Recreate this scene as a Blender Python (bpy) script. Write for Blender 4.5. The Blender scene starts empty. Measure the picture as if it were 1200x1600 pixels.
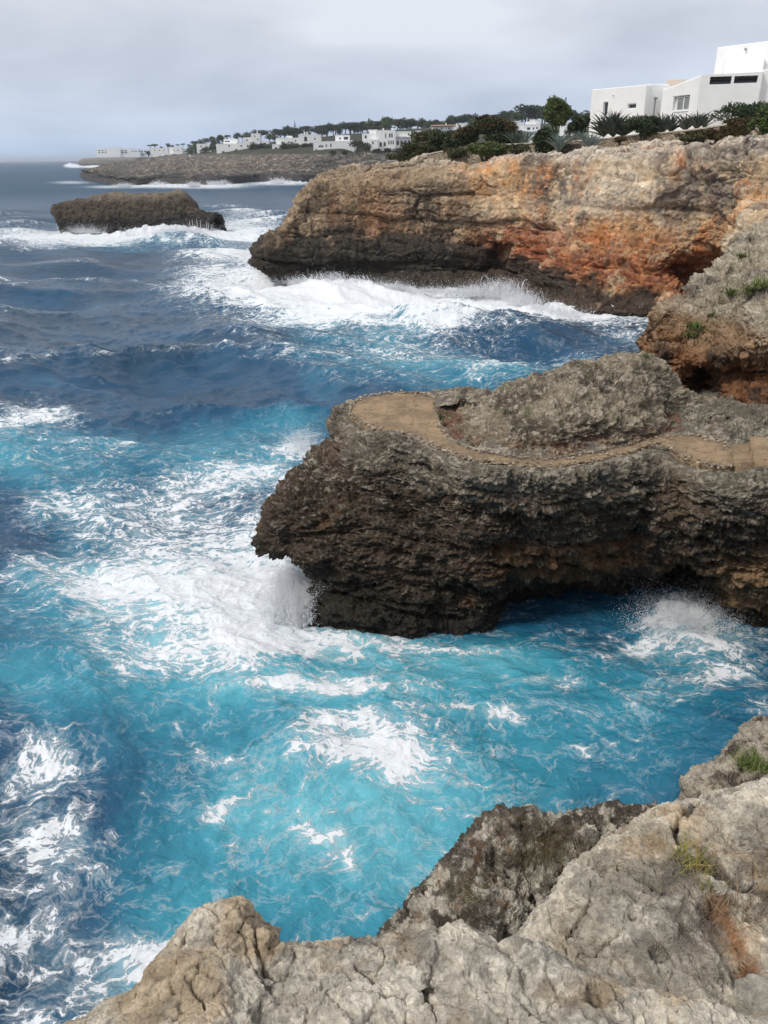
import bpy, bmesh, math, random
import numpy as np
from mathutils import Vector, Matrix

sc = bpy.context.scene
C = sc.collection
random.seed(7)
RNG = np.random.default_rng(11)
f32 = np.float32

# ------------------------------------------------------------ camera, sky, sun, exposure
CAM_H = 12.0
PITCH = math.radians(24.0)
ROLL = math.radians(0.7)
FOC = 1248.0
cam_d = bpy.data.cameras.new('camera')
cam = bpy.data.objects.new('camera', cam_d)
C.objects.link(cam)
cam_d.sensor_fit = 'VERTICAL'
cam_d.sensor_height = 24.0
cam_d.lens = 24.0 * FOC / 1600.0
cam_d.clip_start = 0.05
cam_d.clip_end = 60000
cam.matrix_world = (Matrix.Translation((0, 0, CAM_H)) @ Matrix.Rotation(math.pi / 2 - PITCH, 4, 'X')
                    @ Matrix.Rotation(-ROLL, 4, 'Z'))
sc.camera = cam

SUN_EL, SUN_AZ = math.radians(48), math.radians(-118)      # azimuth measured from +Y towards +X
world = bpy.data.worlds.new('World')
sc.world = world
world.use_nodes = True
wn, wl = world.node_tree.nodes, world.node_tree.links
wn.clear()
w_out = wn.new('ShaderNodeOutputWorld')
w_bg = wn.new('ShaderNodeBackground')
w_sky = wn.new('ShaderNodeTexSky')
w_sky.sky_type = 'NISHITA'
w_sky.sun_disc = False
w_sky.sun_elevation = SUN_EL
w_sky.sun_rotation = SUN_AZ
w_sky.dust_density = 3.0
w_sk = wn.new('ShaderNodeVectorMath'); w_sk.operation = 'SCALE'; w_sk.inputs['Scale'].default_value = 0.10
wl.new(w_sky.outputs[0], w_sk.inputs[0])
w_tc = wn.new('ShaderNodeTexCoord')
w_mp = wn.new('ShaderNodeMapping'); w_mp.inputs['Scale'].default_value = (1.6, 1.6, 5.5)
wl.new(w_tc.outputs['Generated'], w_mp.inputs[0])
w_n = wn.new('ShaderNodeTexNoise'); w_n.inputs['Scale'].default_value = 2.1
w_n.inputs['Detail'].default_value = 6; w_n.inputs['Roughness'].default_value = 0.48
w_n.inputs['Distortion'].default_value = 0.3
wl.new(w_mp.outputs[0], w_n.inputs['Vector'])
w_cr = wn.new('ShaderNodeValToRGB')
w_cr.color_ramp.elements[0].position = 0.36; w_cr.color_ramp.elements[0].color = (0.43, 0.455, 0.505, 1)
w_cr.color_ramp.elements[1].position = 0.64; w_cr.color_ramp.elements[1].color = (0.60, 0.615, 0.645, 1)
wl.new(w_n.outputs['Fac'], w_cr.inputs[0])
# the cloud sheet: bluish and thin low over the sea, thick and brighter overhead
w_sx = wn.new('ShaderNodeSeparateXYZ'); wl.new(w_tc.outputs['Generated'], w_sx.inputs[0])
w_hr = wn.new('ShaderNodeValToRGB')
e = w_hr.color_ramp.elements
e[0].position = 0.0; e[0].color = (0.72, 0.86, 1.07, 1)
e[1].position = 0.12; e[1].color = (0.96, 0.98, 1.03, 1)
n_ = e.new(0.05); n_.color = (0.82, 0.90, 1.03, 1)
n_ = e.new(0.35); n_.color = (1.02, 1.01, 1.01, 1)
n_ = e.new(0.9); n_.color = (1.2, 1.18, 1.15, 1)
wl.new(w_sx.outputs['Z'], w_hr.inputs[0])
w_mu = wn.new('ShaderNodeMix'); w_mu.data_type = 'RGBA'; w_mu.blend_type = 'MULTIPLY'; w_mu.inputs[0].default_value = 1.0
w_mu.clamp_result = False
wl.new(w_cr.outputs[0], w_mu.inputs[6]); wl.new(w_hr.outputs[0], w_mu.inputs[7])
w_mx = wn.new('ShaderNodeMix'); w_mx.data_type = 'RGBA'; w_mx.inputs[0].default_value = 0.92
wl.new(w_sk.outputs[0], w_mx.inputs[6]); wl.new(w_mu.outputs[2], w_mx.inputs[7])
wl.new(w_mx.outputs[2], w_bg.inputs['Color'])
w_bg.inputs['Strength'].default_value = 1.0
wl.new(w_bg.outputs[0], w_out.inputs[0])

sun_d = bpy.data.lights.new('sun', 'SUN')
sun_d.energy = 1.5
sun_d.angle = math.radians(11)
sun_d.color = (1.0, 0.95, 0.88)
sun = bpy.data.objects.new('sun', sun_d)
C.objects.link(sun)
sd = Vector((math.sin(SUN_AZ) * math.cos(SUN_EL), math.cos(SUN_AZ) * math.cos(SUN_EL), math.sin(SUN_EL)))
sun.rotation_euler = sd.to_track_quat('Z', 'Y').to_euler()

sc.view_settings.view_transform = 'Standard'
sc.view_settings.look = 'None'
sc.view_settings.exposure = 0.50
sc.view_settings.gamma = 1.0
sc.cycles.max_bounces = 6
sc.cycles.diffuse_bounces = 3
sc.cycles.glossy_bounces = 3
sc.cycles.volume_bounces = 0
sc.cycles.transparent_max_bounces = 8
sc.cycles.use_denoising = True
sc.cycles.caustics_reflective = False
sc.cycles.caustics_refractive = False

# ------------------------------------------------------------ helpers: where a spot of the place is
_c, _s = math.cos(PITCH), math.sin(PITCH)
_cr, _sr = math.cos(ROLL), math.sin(ROLL)
def ray(px, py):
    u0, v0 = (px - 600) / FOC, (800 - py) / FOC
    u = u0 * _cr + v0 * _sr
    v = -u0 * _sr + v0 * _cr
    return np.array([u, _c + v * _s, -_s + v * _c])
def WD(px, py, D):
    r = ray(px, py); p = r * (D / r[1]); p[2] += CAM_H; return p
def WZ(px, py, z=0.0):
    r = ray(px, py); p = r * ((z - CAM_H) / r[2]); p[2] += CAM_H; return p
def PX(P):
    """approximate picture column / row of a world point (only used for prints while building)"""
    x, y, z = P[0], P[1], P[2] - CAM_H
    d = y * _c - z * _s; v = (y * _s + z * _c) / d; u = x / d
    u0 = u * _cr - v * _sr; v0 = u * _sr + v * _cr
    return 600 + u0 * FOC, 800 - v0 * FOC

# ------------------------------------------------------------ helpers: noise
def _hash(ix, iy, iz, seed):
    h = (ix.astype(np.int64).astype(np.uint32) * np.uint32(0x8da6b343)) ^ (iy.astype(np.int64).astype(np.uint32) * np.uint32(0xd8163841)) \
        ^ (iz.astype(np.int64).astype(np.uint32) * np.uint32(0xcb1ab31f)) ^ np.uint32((seed * 0x9E3779B1) & 0xffffffff)
    h ^= h >> np.uint32(15); h *= np.uint32(0x2c1b3c6d)
    h ^= h >> np.uint32(12); h *= np.uint32(0x297a2d39)
    h ^= h >> np.uint32(15)
    return h
def vnoise(P, seed=0):
    """gradient noise, about -1..1"""
    P = np.asarray(P, dtype=f32)
    i = np.floor(P); f = P - i
    ix, iy, iz = i[..., 0], i[..., 1], i[..., 2]
    fx, fy, fz = f[..., 0], f[..., 1], f[..., 2]
    ux, uy, uz = (t * t * t * (t * (t * 6 - 15) + 10) for t in (fx, fy, fz))
    def g(dx, dy, dz):
        h = _hash(ix + dx, iy + dy, iz + dz, seed)
        gx = (h & np.uint32(1023)).astype(f32) / 511.5 - 1
        gy = ((h >> np.uint32(10)) & np.uint32(1023)).astype(f32) / 511.5 - 1
        gz = ((h >> np.uint32(20)) & np.uint32(1023)).astype(f32) / 511.5 - 1
        return gx * (fx - dx) + gy * (fy - dy) + gz * (fz - dz)
    a = g(0, 0, 0) * (1 - ux) + g(1, 0, 0) * ux
    b = g(0, 1, 0) * (1 - ux) + g(1, 1, 0) * ux
    c = g(0, 0, 1) * (1 - ux) + g(1, 0, 1) * ux
    d = g(0, 1, 1) * (1 - ux) + g(1, 1, 1) * ux
    return ((a * (1 - uy) + b * uy) * (1 - uz) + (c * (1 - uy) + d * uy) * uz) * 1.6
def fbm(P, oct=4, seed=0, gain=0.5, ridged=False):
    P = np.asarray(P, dtype=f32); s = np.zeros(P.shape[:-1], f32); a = 1.0; t = 0
    for o in range(oct):
        n = vnoise(P, seed + o * 17)
        if ridged: n = 1 - 2 * np.abs(n)
        s += a * n; t += a; a *= gain; P = P * f32(2.03) + f32(11.3)
    return s / t
def worley(P, seed=0, cellid=False):
    P = np.asarray(P, dtype=f32); i = np.floor(P); f = P - i
    F1 = np.full(P.shape[:-1], 9, f32); F2 = F1.copy(); I = np.zeros(P.shape[:-1], f32)
    for dx in (-1, 0, 1):
        for dy in (-1, 0, 1):
            for dz in (-1, 0, 1):
                h = _hash(i[..., 0] + dx, i[..., 1] + dy, i[..., 2] + dz, seed)
                ox = (h & np.uint32(1023)).astype(f32) / 1023 + dx - f[..., 0]
                oy = ((h >> np.uint32(10)) & np.uint32(1023)).astype(f32) / 1023 + dy - f[..., 1]
                oz = ((h >> np.uint32(20)) & np.uint32(1023)).astype(f32) / 1023 + dz - f[..., 2]
                d = ox * ox + oy * oy + oz * oz
                m = d < F1
                F2 = np.where(m, F1, np.minimum(F2, d)); F1 = np.where(m, d, F1)
                if cellid: I = np.where(m, ((h * np.uint32(2654435761)) >> np.uint32(16)).astype(f32) / 65535, I)
    return np.sqrt(F1), np.sqrt(F2), I
def sst(a, b, x):
    t = np.clip((x - a) / (b - a), 0, 1); return t * t * (3 - 2 * t)
def mixc(c, c2, m):
    return c + (np.asarray(c2, f32) - c) * m[..., None]

# ------------------------------------------------------------ helpers: meshes and objects
def tag(o, label=None, cat=None, group=None, kind=None):
    if label: o['label'] = label
    if cat: o['category'] = cat
    if group: o['group'] = group
    if kind: o['kind'] = kind
    return o
def link(name, me, mat=None, parent=None):
    o = bpy.data.objects.new(name, me); C.objects.link(o)
    if mat and me and not me.materials: me.materials.append(mat)
    if parent: o.parent = parent
    return o
def np_mesh(name, V, F, smooth=True):
    """V n x 3, F m x k (k = 3 or 4)"""
    me = bpy.data.meshes.new(name); k = F.shape[1]
    me.vertices.add(len(V)); me.vertices.foreach_set('co', np.ascontiguousarray(V, dtype=f32).ravel())
    me.loops.add(F.size); me.loops.foreach_set('vertex_index', np.ascontiguousarray(F, dtype=np.int32).ravel())
    me.polygons.add(len(F))
    me.polygons.foreach_set('loop_start', np.arange(0, F.size, k, dtype=np.int32))
    me.polygons.foreach_set('use_smooth', np.full(len(F), smooth))
    me.update(calc_edges=True)
    return me
def set_col(me, name, col):
    a = me.attributes.new(name, 'FLOAT_COLOR', 'POINT')
    c = np.ones((len(me.vertices), 4), f32); c[:, :3] = col.reshape(-1, 3)
    a.data.foreach_set('color', c.ravel())
def set_f(me, name, v):
    a = me.attributes.new(name, 'FLOAT', 'POINT'); a.data.foreach_set('value', np.ascontiguousarray(v, dtype=f32).ravel())
def grid_faces(n, m, flip=False, off=0):
    i = np.arange(n - 1)[:, None] * m + np.arange(m - 1)[None, :] + off
    F = np.stack([i, i + 1, i + 1 + m, i + m], -1).reshape(-1, 4)
    return F[:, ::-1] if flip else F
def _cat(P, t, axis, closed=False):
    """Catmull-Rom through P at parameters t (0..n-1) along axis"""
    P = np.moveaxis(P, axis, 0); n = len(P)
    i = np.clip(np.floor(t).astype(int), 0, n - 2); f = (t - i)[:, None, None]
    g = lambda k: P[np.clip(k, 0, n - 1)]
    p0, p1, p2, p3 = g(i - 1), g(i), g(i + 1), g(i + 2)
    k = 0.5
    m1 = (p2 - p0) * k; m2 = (p3 - p1) * k
    f2, f3 = f * f, f * f * f
    r = (2 * f3 - 3 * f2 + 1) * p1 + (f3 - 2 * f2 + f) * m1 + (-2 * f3 + 3 * f2) * p2 + (f3 - f2) * m2
    return np.moveaxis(r, 0, axis)
def loft(G, n, m, wu=None, wv=None):
    """G: stations x rows x 3 control net -> n x m x 3 surface, denser where it is near the viewer"""
    G = np.asarray(G, float)
    dist = np.linalg.norm(G - np.array([0, 0, CAM_H]), axis=-1)
    def par(axis, cnt, w):
        seg = np.linalg.norm(np.diff(G, axis=axis), axis=-1)
        d = 0.5 * (np.take(dist, range(0, G.shape[axis] - 1), axis) + np.take(dist, range(1, G.shape[axis]), axis))
        L = (seg / d).mean(axis=1 - axis) + 1e-4
        if w is not None: L = L * np.array(w)
        c = np.concatenate([[0], np.cumsum(L)]); c /= c[-1]
        return np.interp(np.linspace(0, 1, cnt), c, np.arange(len(c)))
    tu, tv = par(0, n, wu), par(1, m, wv)
    S = _cat(_cat(G, tu, 0), tv, 1)
    return S, tu, tv
def gnormals(S, flip=False):
    du = np.gradient(S, axis=0); dv = np.gradient(S, axis=1)
    N = np.cross(du, dv); N /= np.linalg.norm(N, axis=-1, keepdims=True) + 1e-9
    return -N if flip else N
def gblur(S, k):
    for ax in (0, 1):
        pad = [(0, 0)] * S.ndim; pad[ax] = (k + 1, k); c = np.cumsum(np.pad(S, pad, mode='edge'), axis=ax)
        a = np.take(c, range(2 * k + 1, c.shape[ax]), axis=ax); b = np.take(c, range(0, c.shape[ax] - 2 * k - 1), axis=ax); S = (a - b) / (2 * k + 1)
    return S
def push(S, d, flip=False, k=9):
    """move the surface along its own smoothed normals, so that ridges stay sharp and never swell"""
    return S + gnormals(gblur(gblur(S, k), k), flip) * d[..., None]
def ell(P, c, r, p=1.0):
    """soft ellipsoid mask, 1 inside"""
    q = (((P - np.asarray(c)) / np.asarray(r)) ** 2).sum(-1)
    return np.exp(-q ** p)

# ------------------------------------------------------------ helpers: materials
def new_mat(name):
    m = bpy.data.materials.new(name); m.use_nodes = True
    nt = m.node_tree; nt.nodes.clear()
    return m, nt.nodes, nt.links
class NT:
    def __init__(s, name):
        s.m, s.n, s.l = new_mat(name)
        s.out = s.n.new('ShaderNodeOutputMaterial'); s.b = s.n.new('ShaderNodeBsdfPrincipled')
        s.l.new(s.b.outputs[0], s.out.inputs[0])
        s.tc = s.n.new('ShaderNodeTexCoord'); s.co = s.tc.outputs['Object']
    def set(s, sock, v):
        i = s.b.inputs[sock]
        if hasattr(v, 'links'): s.l.new(v, i)
        else: i.default_value = (*v, 1) if isinstance(v, tuple) and len(v) == 3 else v
    def mapping(s, scale, src=None):
        n = s.n.new('ShaderNodeMapping'); n.inputs['Scale'].default_value = scale
        s.l.new(src or s.co, n.inputs[0]); return n.outputs[0]
    def noise(s, scale, detail=4, rough=0.5, dist=0.0, vec=None, col=False):
        n = s.n.new('ShaderNodeTexNoise'); n.inputs['Scale'].default_value = scale
        n.inputs['Detail'].default_value = detail; n.inputs['Roughness'].default_value = rough
        n.inputs['Distortion'].default_value = dist
        s.l.new(vec or s.co, n.inputs['Vector']); return n.outputs['Color' if col else 'Fac']
    def voro(s, scale, feature='F1', vec=None, out='Distance', rand=1.0):
        n = s.n.new('ShaderNodeTexVoronoi'); n.feature = feature; n.inputs['Scale'].default_value = scale
        n.inputs['Randomness'].default_value = rand
        s.l.new(vec or s.co, n.inputs['Vector']); return n.outputs[out]
    def math(s, op, a, b=None, c=None, clamp=False):
        n = s.n.new('ShaderNodeMath'); n.operation = op; n.use_clamp = clamp
        for k, v in enumerate((a, b, c)):
            if v is None: continue
            if hasattr(v, 'links'): s.l.new(v, n.inputs[k])
            else: n.inputs[k].default_value = v
        return n.outputs[0]
    def vmath(s, op, a, b=None):
        n = s.n.new('ShaderNodeVectorMath'); n.operation = op
        for k, v in enumerate((a, b)):
            if v is None: continue
            if hasattr(v, 'links'): s.l.new(v, n.inputs[k])
            elif op == 'SCALE' and k == 1: n.inputs['Scale'].default_value = v
            else: n.inputs[k].default_value = v
        return n.outputs[0]
    def ss(s, x, a, b, lo=0.0, hi=1.0):
        n = s.n.new('ShaderNodeMapRange'); n.interpolation_type = 'SMOOTHSTEP'
        s.l.new(x, n.inputs['Value'])
        for k, v in (('From Min', a), ('From Max', b), ('To Min', lo), ('To Max', hi)):
            if hasattr(v, 'links'): s.l.new(v, n.inputs[k])
            else: n.inputs[k].default_value = v
        return n.outputs[0]
    def mix(s, f, a, b, blend='MIX'):
        n = s.n.new('ShaderNodeMix'); n.data_type = 'RGBA'; n.blend_type = blend
        for k, v in ((0, f), (6, a), (7, b)):
            if hasattr(v, 'links'): s.l.new(v, n.inputs[k])
            else: n.inputs[k].default_value = (*v, 1) if isinstance(v, tuple) and len(v) == 3 else v
        return n.outputs[2]
    def attr(s, name, fac=True):
        n = s.n.new('ShaderNodeAttribute'); n.attribute_name = name
        return n.outputs['Fac' if fac else 'Color']
    def ramp(s, x, stops):
        n = s.n.new('ShaderNodeValToRGB'); e = n.color_ramp.elements
        e[0].position, e[0].color = stops[0][0], (*stops[0][1], 1)
        e[1].position, e[1].color = stops[-1][0], (*stops[-1][1], 1)
        for p, c in stops[1:-1]:
            q = e.new(p); q.color = (*c, 1)
        s.l.new(x, n.inputs[0]); return n.outputs[0]
    def bump(s, h, dist, strength=1.0, prev=None):
        n = s.n.new('ShaderNodeBump'); n.inputs['Strength'].default_value = strength
        n.inputs['Distance'].default_value = dist; s.l.new(h, n.inputs['Height'])
        if prev: s.l.new(prev, n.inputs['Normal'])
        return n.outputs[0]

def rock_mat(name, fs, bump, contrast=0.5, speck=0.3, rough=0.9, speck_col=(0.5, 0.47, 0.42), lich=(0.06, 0.05, 0.045), lich_amt=0.3):
    """rock whose large colour patches are stored in the mesh; fs = size scale of the grain (per metre)"""
    t = NT(name)
    c = t.attr('tint', False)
    g = t.noise(fs, 8, 0.65)
    g2 = t.noise(fs * 5.3, 5, 0.7)
    v = t.math('MULTIPLY_ADD', g, 1.6 * contrast, 1 - 0.8 * contrast)
    v2 = t.math('MULTIPLY_ADD', g2, 1.4 * contrast, 1 - 0.7 * contrast)
    vv = t.math('MULTIPLY', v, v2)
    col = t.vmath('SCALE', c); t.l.new(vv, col.node.inputs['Scale'])
    m1 = t.ss(t.noise(fs * 1.7, 7, 0.72, 0.6), 0.56, 0.66)
    m1 = t.math('MULTIPLY', m1, lich_amt)
    col = t.mix(m1, col, lich)
    m2 = t.ss(t.noise(fs * 2.6, 8, 0.75, 0.2, vec=t.vmath('ADD', t.co, (31.0, 7.0, 3.0))), 0.58, 0.68)
    col = t.mix(t.math('MULTIPLY', m2, speck), col, speck_col)
    t.set('Base Color', col)
    t.set('Roughness', t.math('SUBTRACT', rough, t.math('MULTIPLY', t.attr('wet'), 0.5)))
    t.set('Specular IOR Level', 0.3)
    h1 = t.noise(fs * 2, 9, 0.68)
    cr = t.voro(fs * 3.1, 'F1', vec=t.vmath('ADD', t.co, t.vmath('SCALE', t.noise(fs * 2, 3, 0.5, col=True), 0.5 / fs)))
    h = t.math('ADD', h1, t.math('MULTIPLY', cr, 0.35))
    t.set('Normal', t.bump(h, bump))
    return t.m
# ============================================================ THE ROCKS
def build_rock(name, S, mat, tint, wet, flip=False):
    n, m = S.shape[:2]
    me = np_mesh(name, S.reshape(-1, 3), grid_faces(n, m, flip))
    set_col(me, 'tint', tint); set_f(me, 'wet', wet); me.materials.append(mat)
    return me
def down(p, dx, dy, z): return np.array([p[0] + dx, p[1] + dy, z])
V3 = lambda x, y, z: np.array([x, y, z], float)

M_karst = rock_mat('karst_rock', 4.0, 0.14, 1.0, 0.55, 0.9, (0.40, 0.37, 0.30), (0.022, 0.018, 0.015), 0.6)
M_cliff = rock_mat('layered_limestone', 0.8, 0.35, 0.95, 0.5, 0.92, (0.50, 0.43, 0.33), (0.045, 0.035, 0.028), 0.65)
M_far = rock_mat('far_limestone', 0.16, 0.8, 0.7, 0.4, 0.95, (0.30, 0.28, 0.25), (0.04, 0.035, 0.035), 0.5)

PZ = 5.0                                           # height of the trodden path on the spur
# ---- the spur with the path: stations run from the hidden back, round the tip, along the front and on to our own cliff
def spur():
    G = []
    G.append([V3(16, 23, 5), V3(16, 26, 5.2), V3(16, 27, 4.5), V3(16, 27.6, 3.5), V3(16, 28, 2.5), V3(16, 28, 1.5), V3(16, 28.2, .8), V3(16, 28.6, 0), V3(16, 28.6, -2.5)])
    G.append([V3(9, 22, 5), V3(9, 24.8, 5), V3(9, 25.4, 4.4), V3(9, 25.8, 3.5), V3(9, 26, 2.5), V3(9, 26, 1.5), V3(9, 26.2, .8), V3(9, 26.6, 0), V3(9, 26.6, -2.5)])
    G.append([V3(4, 22.5, 5), V3(4.4, 25, 5), V3(4.4, 25.8, 4.4), V3(4.4, 26.3, 3.5), V3(4.4, 26.5, 2.5), V3(4.4, 26.5, 1.5), V3(4.4, 26.8, .8), V3(4.4, 27, 0), V3(4.4, 27, -2.5)])
    a = WZ(655, 612, PZ); G.append([V3(1.6, 23.5, 5), a, down(a, .2, .6, 4.3), down(a, .2, 1.0, 3.4), down(a, .2, 1.2, 2.4), down(a, 0, 1.3, 1.4), down(a, 0, 1.5, .8), down(a, 0, 1.7, 0), down(a, 0, 1.7, -2.5)])
    a = WZ(590, 616, PZ); G.append([V3(.9, 23.7, 5), a, down(a, -.4, .5, 4.3), down(a, -.6, .8, 3.4), down(a, -.8, 1.0, 2.4), down(a, -.8, 1.0, 1.4), down(a, -.7, 1.1, .8), down(a, -.6, 1.2, 0), down(a, -.6, 1.2, -2.5)])
    G.append([V3(.5, 23.6, 5), WD(550, 626, 24.7), V3(-.9, 24.8, 4.3), V3(-1.5, 24.2, 3.5), V3(-2.3, 23.4, 2.6), V3(-2.3, 23.0, 1.8), V3(-1.6, 22.8, 1.6), V3(-1.2, 22.7, 0), V3(-1.2, 22.7, -2.5)])
    G.append([V3(.3, 23.3, 5), WD(538, 636, 24.0), WD(520, 678, 22.9), WD(474, 738, 21.8), WD(424, 800, 20.6), WD(424, 852, 20.4), WD(480, 862, 20.6), WZ(486, 955, 0), WZ(486, 955, -2.5)])
    G.append([V3(.4, 23.1, 5), WD(548, 655, 23.2), WD(522, 702, 22.0), WD(482, 748, 21.0), WD(446, 800, 19.9), WD(452, 850, 19.7), WD(490, 880, 19.8), WZ(503, 968, 0), WZ(503, 968, -2.5)])
    G.append([WZ(622, 645, PZ), WZ(600, 676, PZ), WZ(570, 718, 4.5), WD(545, 772, 20.2), WD(530, 830, 19.5), WD(532, 890, 19.3), WD(545, 930, 19.3), WZ(560, 980, 0), WZ(560, 980, -2.5)])
    G.append([WZ(690, 665, PZ), WZ(665, 694, PZ), WZ(642, 738, 4.4), WD(630, 790, 19.5), WD(625, 850, 19.1), WD(625, 900, 19.0), WD(625, 945, 19.05), WZ(640, 985, 0), WZ(640, 985, -2.5)])
    G.append([V3(3.0, 21, 5), WZ(740, 732, 4.95), WZ(735, 772, 4.3), WD(730, 830, 18.45), WD(735, 880, 18.5), WD(740, 920, 18.7), WD(745, 950, 18.9), WZ(755, 980, 0), WZ(755, 980, -2.5)])
    G.append([V3(4.0, 21, 5), WZ(820, 738, 4.95), WZ(815, 775, 4.35), WD(810, 820, 18.5), WD(805, 868, 18.5), WD(800, 896, 18.9), WD(796, 912, 19.9), WZ(792, 930, 0), WZ(792, 930, -2.5)])
    G.append([V3(5.0, 21.4, 5), WZ(880, 738, 4.95), WZ(880, 775, 4.35), WD(880, 815, 18.4), WD(880, 855, 18.6), WD(880, 886, 19.2), WD(880, 903, 20.3), WZ(880, 915, 0), WZ(880, 915, -2.5)])
    G.append([V3(6.4, 22, 5), WZ(960, 730, 4.95), WZ(955, 767, 4.4), WD(950, 810, 18.5), WD(950, 856, 18.7), WD(950, 888, 19.3), WD(950, 904, 20.3), WZ(950, 916, 0), WZ(950, 916, -2.5)])
    G.append([V3(8.2, 22, 5), WZ(1048, 724, 4.85), WZ(1045, 767, 4.3), WD(1042, 815, 18.3), WD(1042, 860, 18.6), WD(1045, 888, 19.3), WD(1052, 902, 20.2), WZ(1062, 914, 0), WZ(1062, 914, -2.5)])
    G.append([V3(9.4, 22, 5), WZ(1130, 740, 4.85), WZ(1120, 790, 4.25), WD(1110, 850, 17.9), WD(1103, 890, 18.1), WD(1100, 915, 18.7), WD(1102, 930, 19.4), WZ(1112, 945, 0), WZ(1112, 945, -2.5)])
    G.append([V3(10.4, 22, 5), WZ(1192, 742, 4.85), WZ(1182, 790, 4.35), WD(1172, 850, 17.7), WD(1165, 900, 17.9), WD(1165, 932, 18.2), WD(1168, 955, 18.6), WZ(1172, 978, 0), WZ(1172, 978, -2.5)])
    G.append([V3(12, 23, 5.2), V3(11.8, 18.6, 4.9), V3(11.5, 17.6, 4.4), V3(11.3, 17, 3.5), V3(11.2, 17, 2.4), V3(11.2, 17.3, 1.4), V3(11.3, 17.6, .7), V3(11.4, 17.9, 0), V3(11.4, 17.9, -2.5)])
    G.append([V3(18, 18, 7), V3(14, 13.5, 6.5), V3(13.4, 13.3, 5.4), V3(13, 13, 4.2), V3(12.8, 13, 3), V3(12.6, 13, 1.6), V3(12.4, 13, .8), V3(12.3, 12.8, 0), V3(12.3, 12.8, -2.5)])
    G.append([V3(16, 10, 9), V3(10.5, 8, 8.5), V3(10, 8.2, 7), V3(9.8, 8.4, 5.4), V3(9.6, 8.6, 4), V3(9.5, 8.8, 2.4), V3(9.5, 8.9, 1), V3(9.5, 9, 0), V3(9.5, 9, -2.5)])
    G.append([V3(12, 3, 10), V3(7, 4, 9.2), V3(6.8, 4.3, 8), V3(6.6, 4.6, 6), V3(6.5, 4.8, 4.4), V3(6.4, 5, 2.6), V3(6.4, 5, 1), V3(6.5, 5.2, 0), V3(6.5, 5.2, -2.5)])
    G.append([V3(12, -5, 10), V3(6, 0, 9.2), V3(4, 2.6, 8), V3(2, 3.0, 6), V3(1, 3.4, 4.4), V3(0, 3.6, 2.6), V3(0, 3.8, 1), V3(0, 4, 0), V3(0, 4, -2.5)])
    G.append([V3(0, -8, 10), V3(-4, -2, 9.2), V3(-5, -1.5, 8), V3(-5.6, -1, 6), V3(-6, -.7, 4.4), V3(-6, -.4, 2.6), V3(-6, -.2, 1), V3(-6, 0, 0), V3(-6, 0, -2.5)])
    wu = [.3, .3, .4, .6, .8, 1] + [1] * 11 + [.12] * 5
    S, tu, tv = loft(G, 1050, 620, wu)
    return S
def karst(S, flip, big=1.0, stretch=(1, 1, 1.7), fine=1.0, keep=None):
    """sharp pitted sea-worn rock; keep = mask (0..1) where the relief applies"""
    k = 1.0 if keep is None else keep
    Q = S * np.array(stretch)
    d = big * (0.38 * fbm(Q * 0.45, 3, 1) - .22 + 0.30 * fbm(Q * 1.1, 4, 5, ridged=True))
    F1, F2, I = worley(Q * 0.85 + 0.25 * np.stack([fbm(Q * 1.5, 2, s) for s in (71, 72, 73)], -1), 3, True)
    d += big * (0.12 * (I - .5) + 0.16 * np.sign(I - .5) * sst(.0, .12, F2 - F1) * .5)
    lay = vnoise(np.stack([Q[..., 0] * .35, Q[..., 1] * .35, Q[..., 2] * 1.5 + .6 * fbm(Q * .8, 2, 91)], -1), 93)
    d += big * .20 * np.sign(lay) * np.abs(lay) ** .4
    S = push(S, d * k, flip, 14)
    Q = S * np.array(stretch)
    W = Q + 0.16 * np.stack([fbm(Q * 2.2, 3, s) for s in (81, 82, 83)], -1)
    F1, F2, I = worley(W * 2.0, 9, True)
    H = W * np.array([.85, .85, 1.7])
    R = fbm(H * 2.1, 5, 21, 0.62, ridged=True)
    d = 0.08 * (I - .5) + 0.14 * (F1 - 0.5) + 0.26 * (R - .15)
    S = push(S, fine * d * k, flip)
    Q = S * np.array(stretch)
    W = Q + 0.05 * np.stack([fbm(Q * 7, 2, s) for s in (84, 85, 86)], -1)
    F1b, F2b, _ = worley(W * np.array([6.5, 6.5, 8.5]), 13)
    holes = sst(.30, .12, F1b)
    d = -0.09 * holes + 0.08 * fbm(W * 7, 4, 33, 0.65, ridged=True)
    S = push(S, fine * d * k, flip)
    return S, I, R

def in_poly(P, poly):
    x, y = P[..., 0], P[..., 1]; r = np.zeros(x.shape, bool); n = len(poly)
    for i in range(n):
        x1, y1 = poly[i][0], poly[i][1]; x2, y2 = poly[(i + 1) % n][0], poly[(i + 1) % n][1]
        c = ((y1 > y) != (y2 > y)) & (x < (x2 - x1) * (y - y1) / (y2 - y1 + 1e-12) + x1); r ^= c
    return r
def poly_dist(P, poly):
    best = np.full(P.shape[:-1], 1e9)
    for i in range(len(poly)):
        a = np.array(poly[i][:2]); b = np.array(poly[(i + 1) % len(poly)][:2]); ab = b - a
        t = np.clip(((P[..., :2] - a) @ ab) / (ab @ ab + 1e-12), 0, 1)
        q = a + t[..., None] * ab
        best = np.minimum(best, np.hypot(P[..., 0] - q[..., 0], P[..., 1] - q[..., 1]))
    return best

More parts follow.
